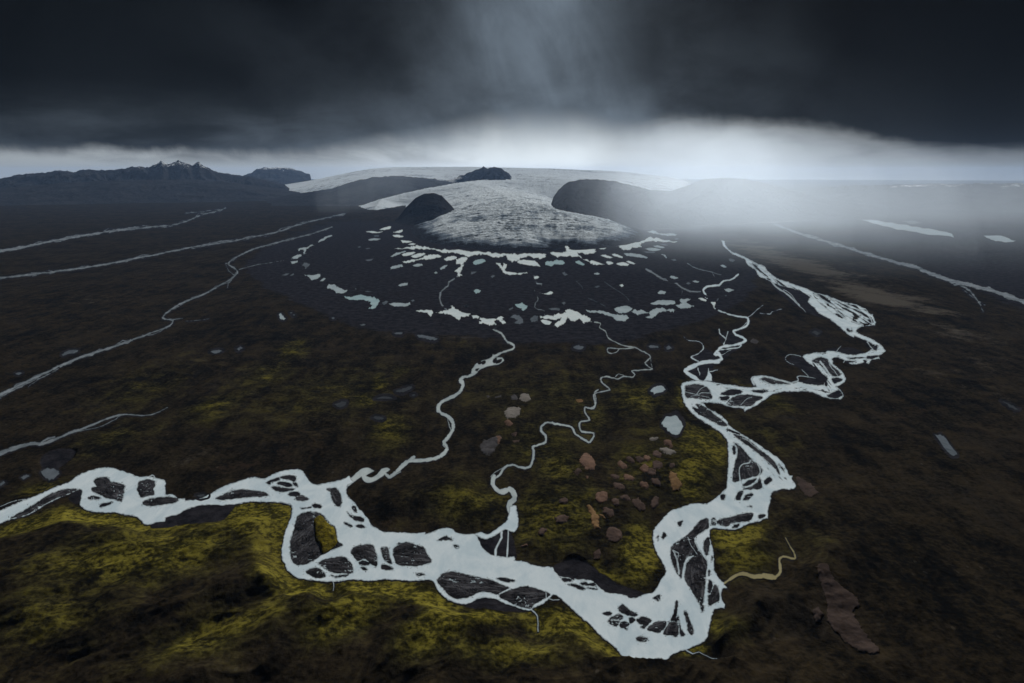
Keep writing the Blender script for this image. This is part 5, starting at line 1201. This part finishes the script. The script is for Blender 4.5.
# the deck: near black towards the corners, a blue-grey lit haze of falling rain in the middle
billow = n.noise(comb3.outputs[0], 3.4, 6, 0.55, 0.6)
lum = 0.0010 + billow.step(0.42, 0.72) * 0.0075 * az_n.gauss(-0.1, 0.75) + (puff - 0.45).mx(0.0) * 0.010 * az_n.gauss(-0.15, 0.6)
core = az_n.gauss(0.05, 0.25) * ((el - 0.03).mx(0.0) * -10.0).m('EXPONENT') * (puff.step(0.30, 0.70) * 0.75 + 0.25)
virga = (az_n - el * -0.10).gauss(0.075, 0.115) * (veil.step(0.30, 0.72) * 0.55 + 0.45) * el.step(0.45, 0.02)
virga3 = (az_n - el * 0.35).gauss(-0.055, 0.10) * (veil.step(0.32, 0.70) * 0.5 + 0.5) * el.step(0.05, 0.22)
strat = az_n.step(0.10, -0.22) * el.step(0.115, 0.035) * (band.step(0.34, 0.70) * 0.8 + 0.2) * (puff.step(0.25, 0.7) * 0.7 + 0.3)
lum = lum + core * 0.19 + virga * 0.100 + virga3 * 0.125 + strat * 0.060
deckcol = n.mix(lum * 4.0, (0.0, 0.0, 0.0), (0.205, 0.258, 0.318))
stripe = (band.step(0.42, 0.68) * el.step(0.004, 0.02) * (1.0 - az_n.gauss(0.11, 0.22) * 0.85)).clamp()
gapl = glow * 1.12 * (1.0 - stripe * 0.50)
gapcol = n.mix(gapl, (0.0, 0.0, 0.0), (0.83, 0.91, 0.96))
cloud = n.mix(dk, gapcol, deckcol)
# behind the viewpoint the storm thins to plain overcast
bg1 = n.new('ShaderNodeBackground'); n.put(bg1.inputs[0], cloud); bg1.inputs[1].default_value = 1.0
bg2 = n.new('ShaderNodeBackground'); n.nt.links.new(sky.outputs[0], bg2.inputs[0]); bg2.inputs[1].default_value = 0.05
mixs = n.new('ShaderNodeMixShader'); mixs.inputs[0].default_value = 0.996
n.nt.links.new(bg2.outputs[0], mixs.inputs[1]); n.nt.links.new(bg1.outputs[0], mixs.inputs[2])
out = n.new('ShaderNodeOutputWorld'); n.nt.links.new(mixs.outputs[0], out.inputs[0])

sun = bpy.data.lights.new('sun', 'SUN'); sun.energy = 4.3; sun.angle = math.radians(5); sun.color = (1.0, 0.975, 0.94)
so = bpy.data.objects.new('sun', sun); link(so)
from mathutils import Vector
sdv = Vector((math.sin(SUN_AZ) * math.cos(SUN_EL), math.cos(SUN_AZ) * math.cos(SUN_EL), math.sin(SUN_EL)))
so.rotation_euler = (-sdv).to_track_quat('-Z', 'Y').to_euler(); so.location = (0, 0, 4000)

def vol_mat(name, col, dens, g):
    m, q = material(name)
    v = q.new('ShaderNodeVolumePrincipled'); v.inputs['Color'].default_value = col + (1,)
    v.inputs['Density'].default_value = dens; v.inputs['Anisotropy'].default_value = g
    o = q.new('ShaderNodeOutputMaterial'); q.nt.links.new(v.outputs[0], o.inputs['Volume'])
    return m
def box(name, lo, hi, mat):
    v = [(x, y, z) for x in (lo[0], hi[0]) for y in (lo[1], hi[1]) for z in (lo[2], hi[2])]
    f = [(0, 1, 3, 2), (4, 6, 7, 5), (0, 4, 5, 1), (2, 3, 7, 6), (0, 2, 6, 4), (1, 5, 7, 3)]
    return mesh_obj(name, v, f, mat, None, False)
R_ = 66000.0
tag(box('haze', (-R_, -R_, -45), (R_, R_, 985), vol_mat('thin_blue_haze', (0.37, 0.575, 0.95), 6.8e-6, 0.25)), 'thin blue haze over the plain', kind='stuff')

# rain: overlapping soft-edged showers hanging under the cloud on the right, a thin one left of the ice
def shower(u, d, rx, ry, rz, zc, dens, g=0.62, col=(0.74, 0.84, 0.94)):
    a = az_of(u); k = 0
    V = []; Fc = []; m = 40; r = 20
    for i in range(r + 1):
        th = PI * i / r
        for j in range(m):
            ph = 2 * PI * j / m
            x, y, z = rx * math.sin(th) * math.cos(ph), ry * math.sin(th) * math.sin(ph), rz * math.cos(th)
            q = 1 + 0.16 * float(gnoise(np.array([j * 0.0 + 2 * math.cos(ph) + u]), np.array([2 * math.sin(ph) + d * .01]), 3)[0])
            V.append((x * q, y * q, z))
    for i in range(r):
        for j in range(m):
            Fc.append((i * m + j, (i + 1) * m + j, (i + 1) * m + (j + 1) % m, i * m + (j + 1) % m))
    o = mesh_obj('rain', V, Fc, vol_mat('rain_veil', col, dens, g))
    o.location = (d * math.sin(a), d * math.cos(a), zc); o.rotation_euler = (0, 0, -a)
    return tag(o, 'soft grey rain veil hanging over the plain', 'rain', 'rain veils under the storm cloud', 'stuff')
SH = []
def top_z(u, d):                                   # the showers reach up to the ragged cloud base
    v = np.interp(u, [560, 640, 720, 800, 900, 1020, 1300], [118, 116, 124, 134, 146, 156, 160])
    return H + d * (VH - v) / FP
for i in range(50):
    u = float(np.interp(i / 49, [0, .5, 1], [655, 780, 1330])) + random.uniform(-25, 25)
    d = float(np.interp(u, [600, 680, 800, 1330], [8600, 8300, 9000, 12500])) * random.uniform(0.90, 1.14)
    zt = top_z(u, d) * random.uniform(0.80, 1.04)
    rx = random.uniform(0.06, 0.15) * d; ry = random.uniform(0.10, 0.20) * d
    zc = random.uniform(-200, 150)
    SH.append((u, d, rx, ry, zt - zc, zc, random.uniform(0.7, 1.3) * 3.4e-5 * float(np.interp(u, [580, 640, 720, 860, 1330], [0.09, 0.22, 0.34, 0.28, 0.15]))))
SH += [(690, 5700, 800, 1500, 900, 100, 1.35e-5), (800, 6200, 1300, 1900, 850, 50, 1.95e-5), (900, 6700, 1700, 2300, 800, 50, 1.80e-5), (1020, 7400, 2000, 2400, 800, 50, 1.65e-5), (760, 5000, 1000, 1500, 800, 50, 0.90e-5), (585, 8300, 700, 1300, 900, 150, 0.60e-5), (620, 7900, 800, 1300, 900, 150, 0.90e-5), (660, 7700, 900, 1500, 1000, 150, 2.40e-5), (700, 7000, 900, 1700, 1000, 100, 3.00e-5), (730, 6600, 1000, 1700, 900, 100, 2.70e-5), (770, 7000, 1200, 1900, 900, 100, 2.85e-5), (850, 7400, 1500, 2000, 850, 50, 2.55e-5), (950, 8200, 1900, 2400, 800, 50, 1.95e-5), (740, 6000, 900, 1500, 800, 100, 2.10e-5), (345, 11500, 500, 1200, 900, 200, 1.3e-5), (375, 13000, 700, 1800, 1000, 200, 1.5e-5), (330, 10800, 260, 800, 900, 200, 1.3e-5), (410, 14500, 900, 2000, 1000, 200, 1.3e-5)]
for q in SH:
    shower(*q)
cam = bpy.data.cameras.new('camera'); co = bpy.data.objects.new('camera', cam); link(co)
cam.lens = LENS; cam.sensor_width = 36; cam.clip_start = 1; cam.clip_end = 400000
co.location = (0, 0, H); co.rotation_euler = (PI / 2 - PITCH, 0, 0)
scene.camera = co
vs = scene.view_settings; vs.view_transform = 'Standard'; vs.look = 'None'; vs.gamma = 1; vs.use_curve_mapping = False; vs.exposure = 0.0
cy = scene.cycles
cy.use_denoising = True; cy.volume_bounces = 1; cy.transparent_max_bounces = 96; cy.max_bounces = 5; cy.diffuse_bounces = 2; cy.glossy_bounces = 2
scene.render.film_transparent = False
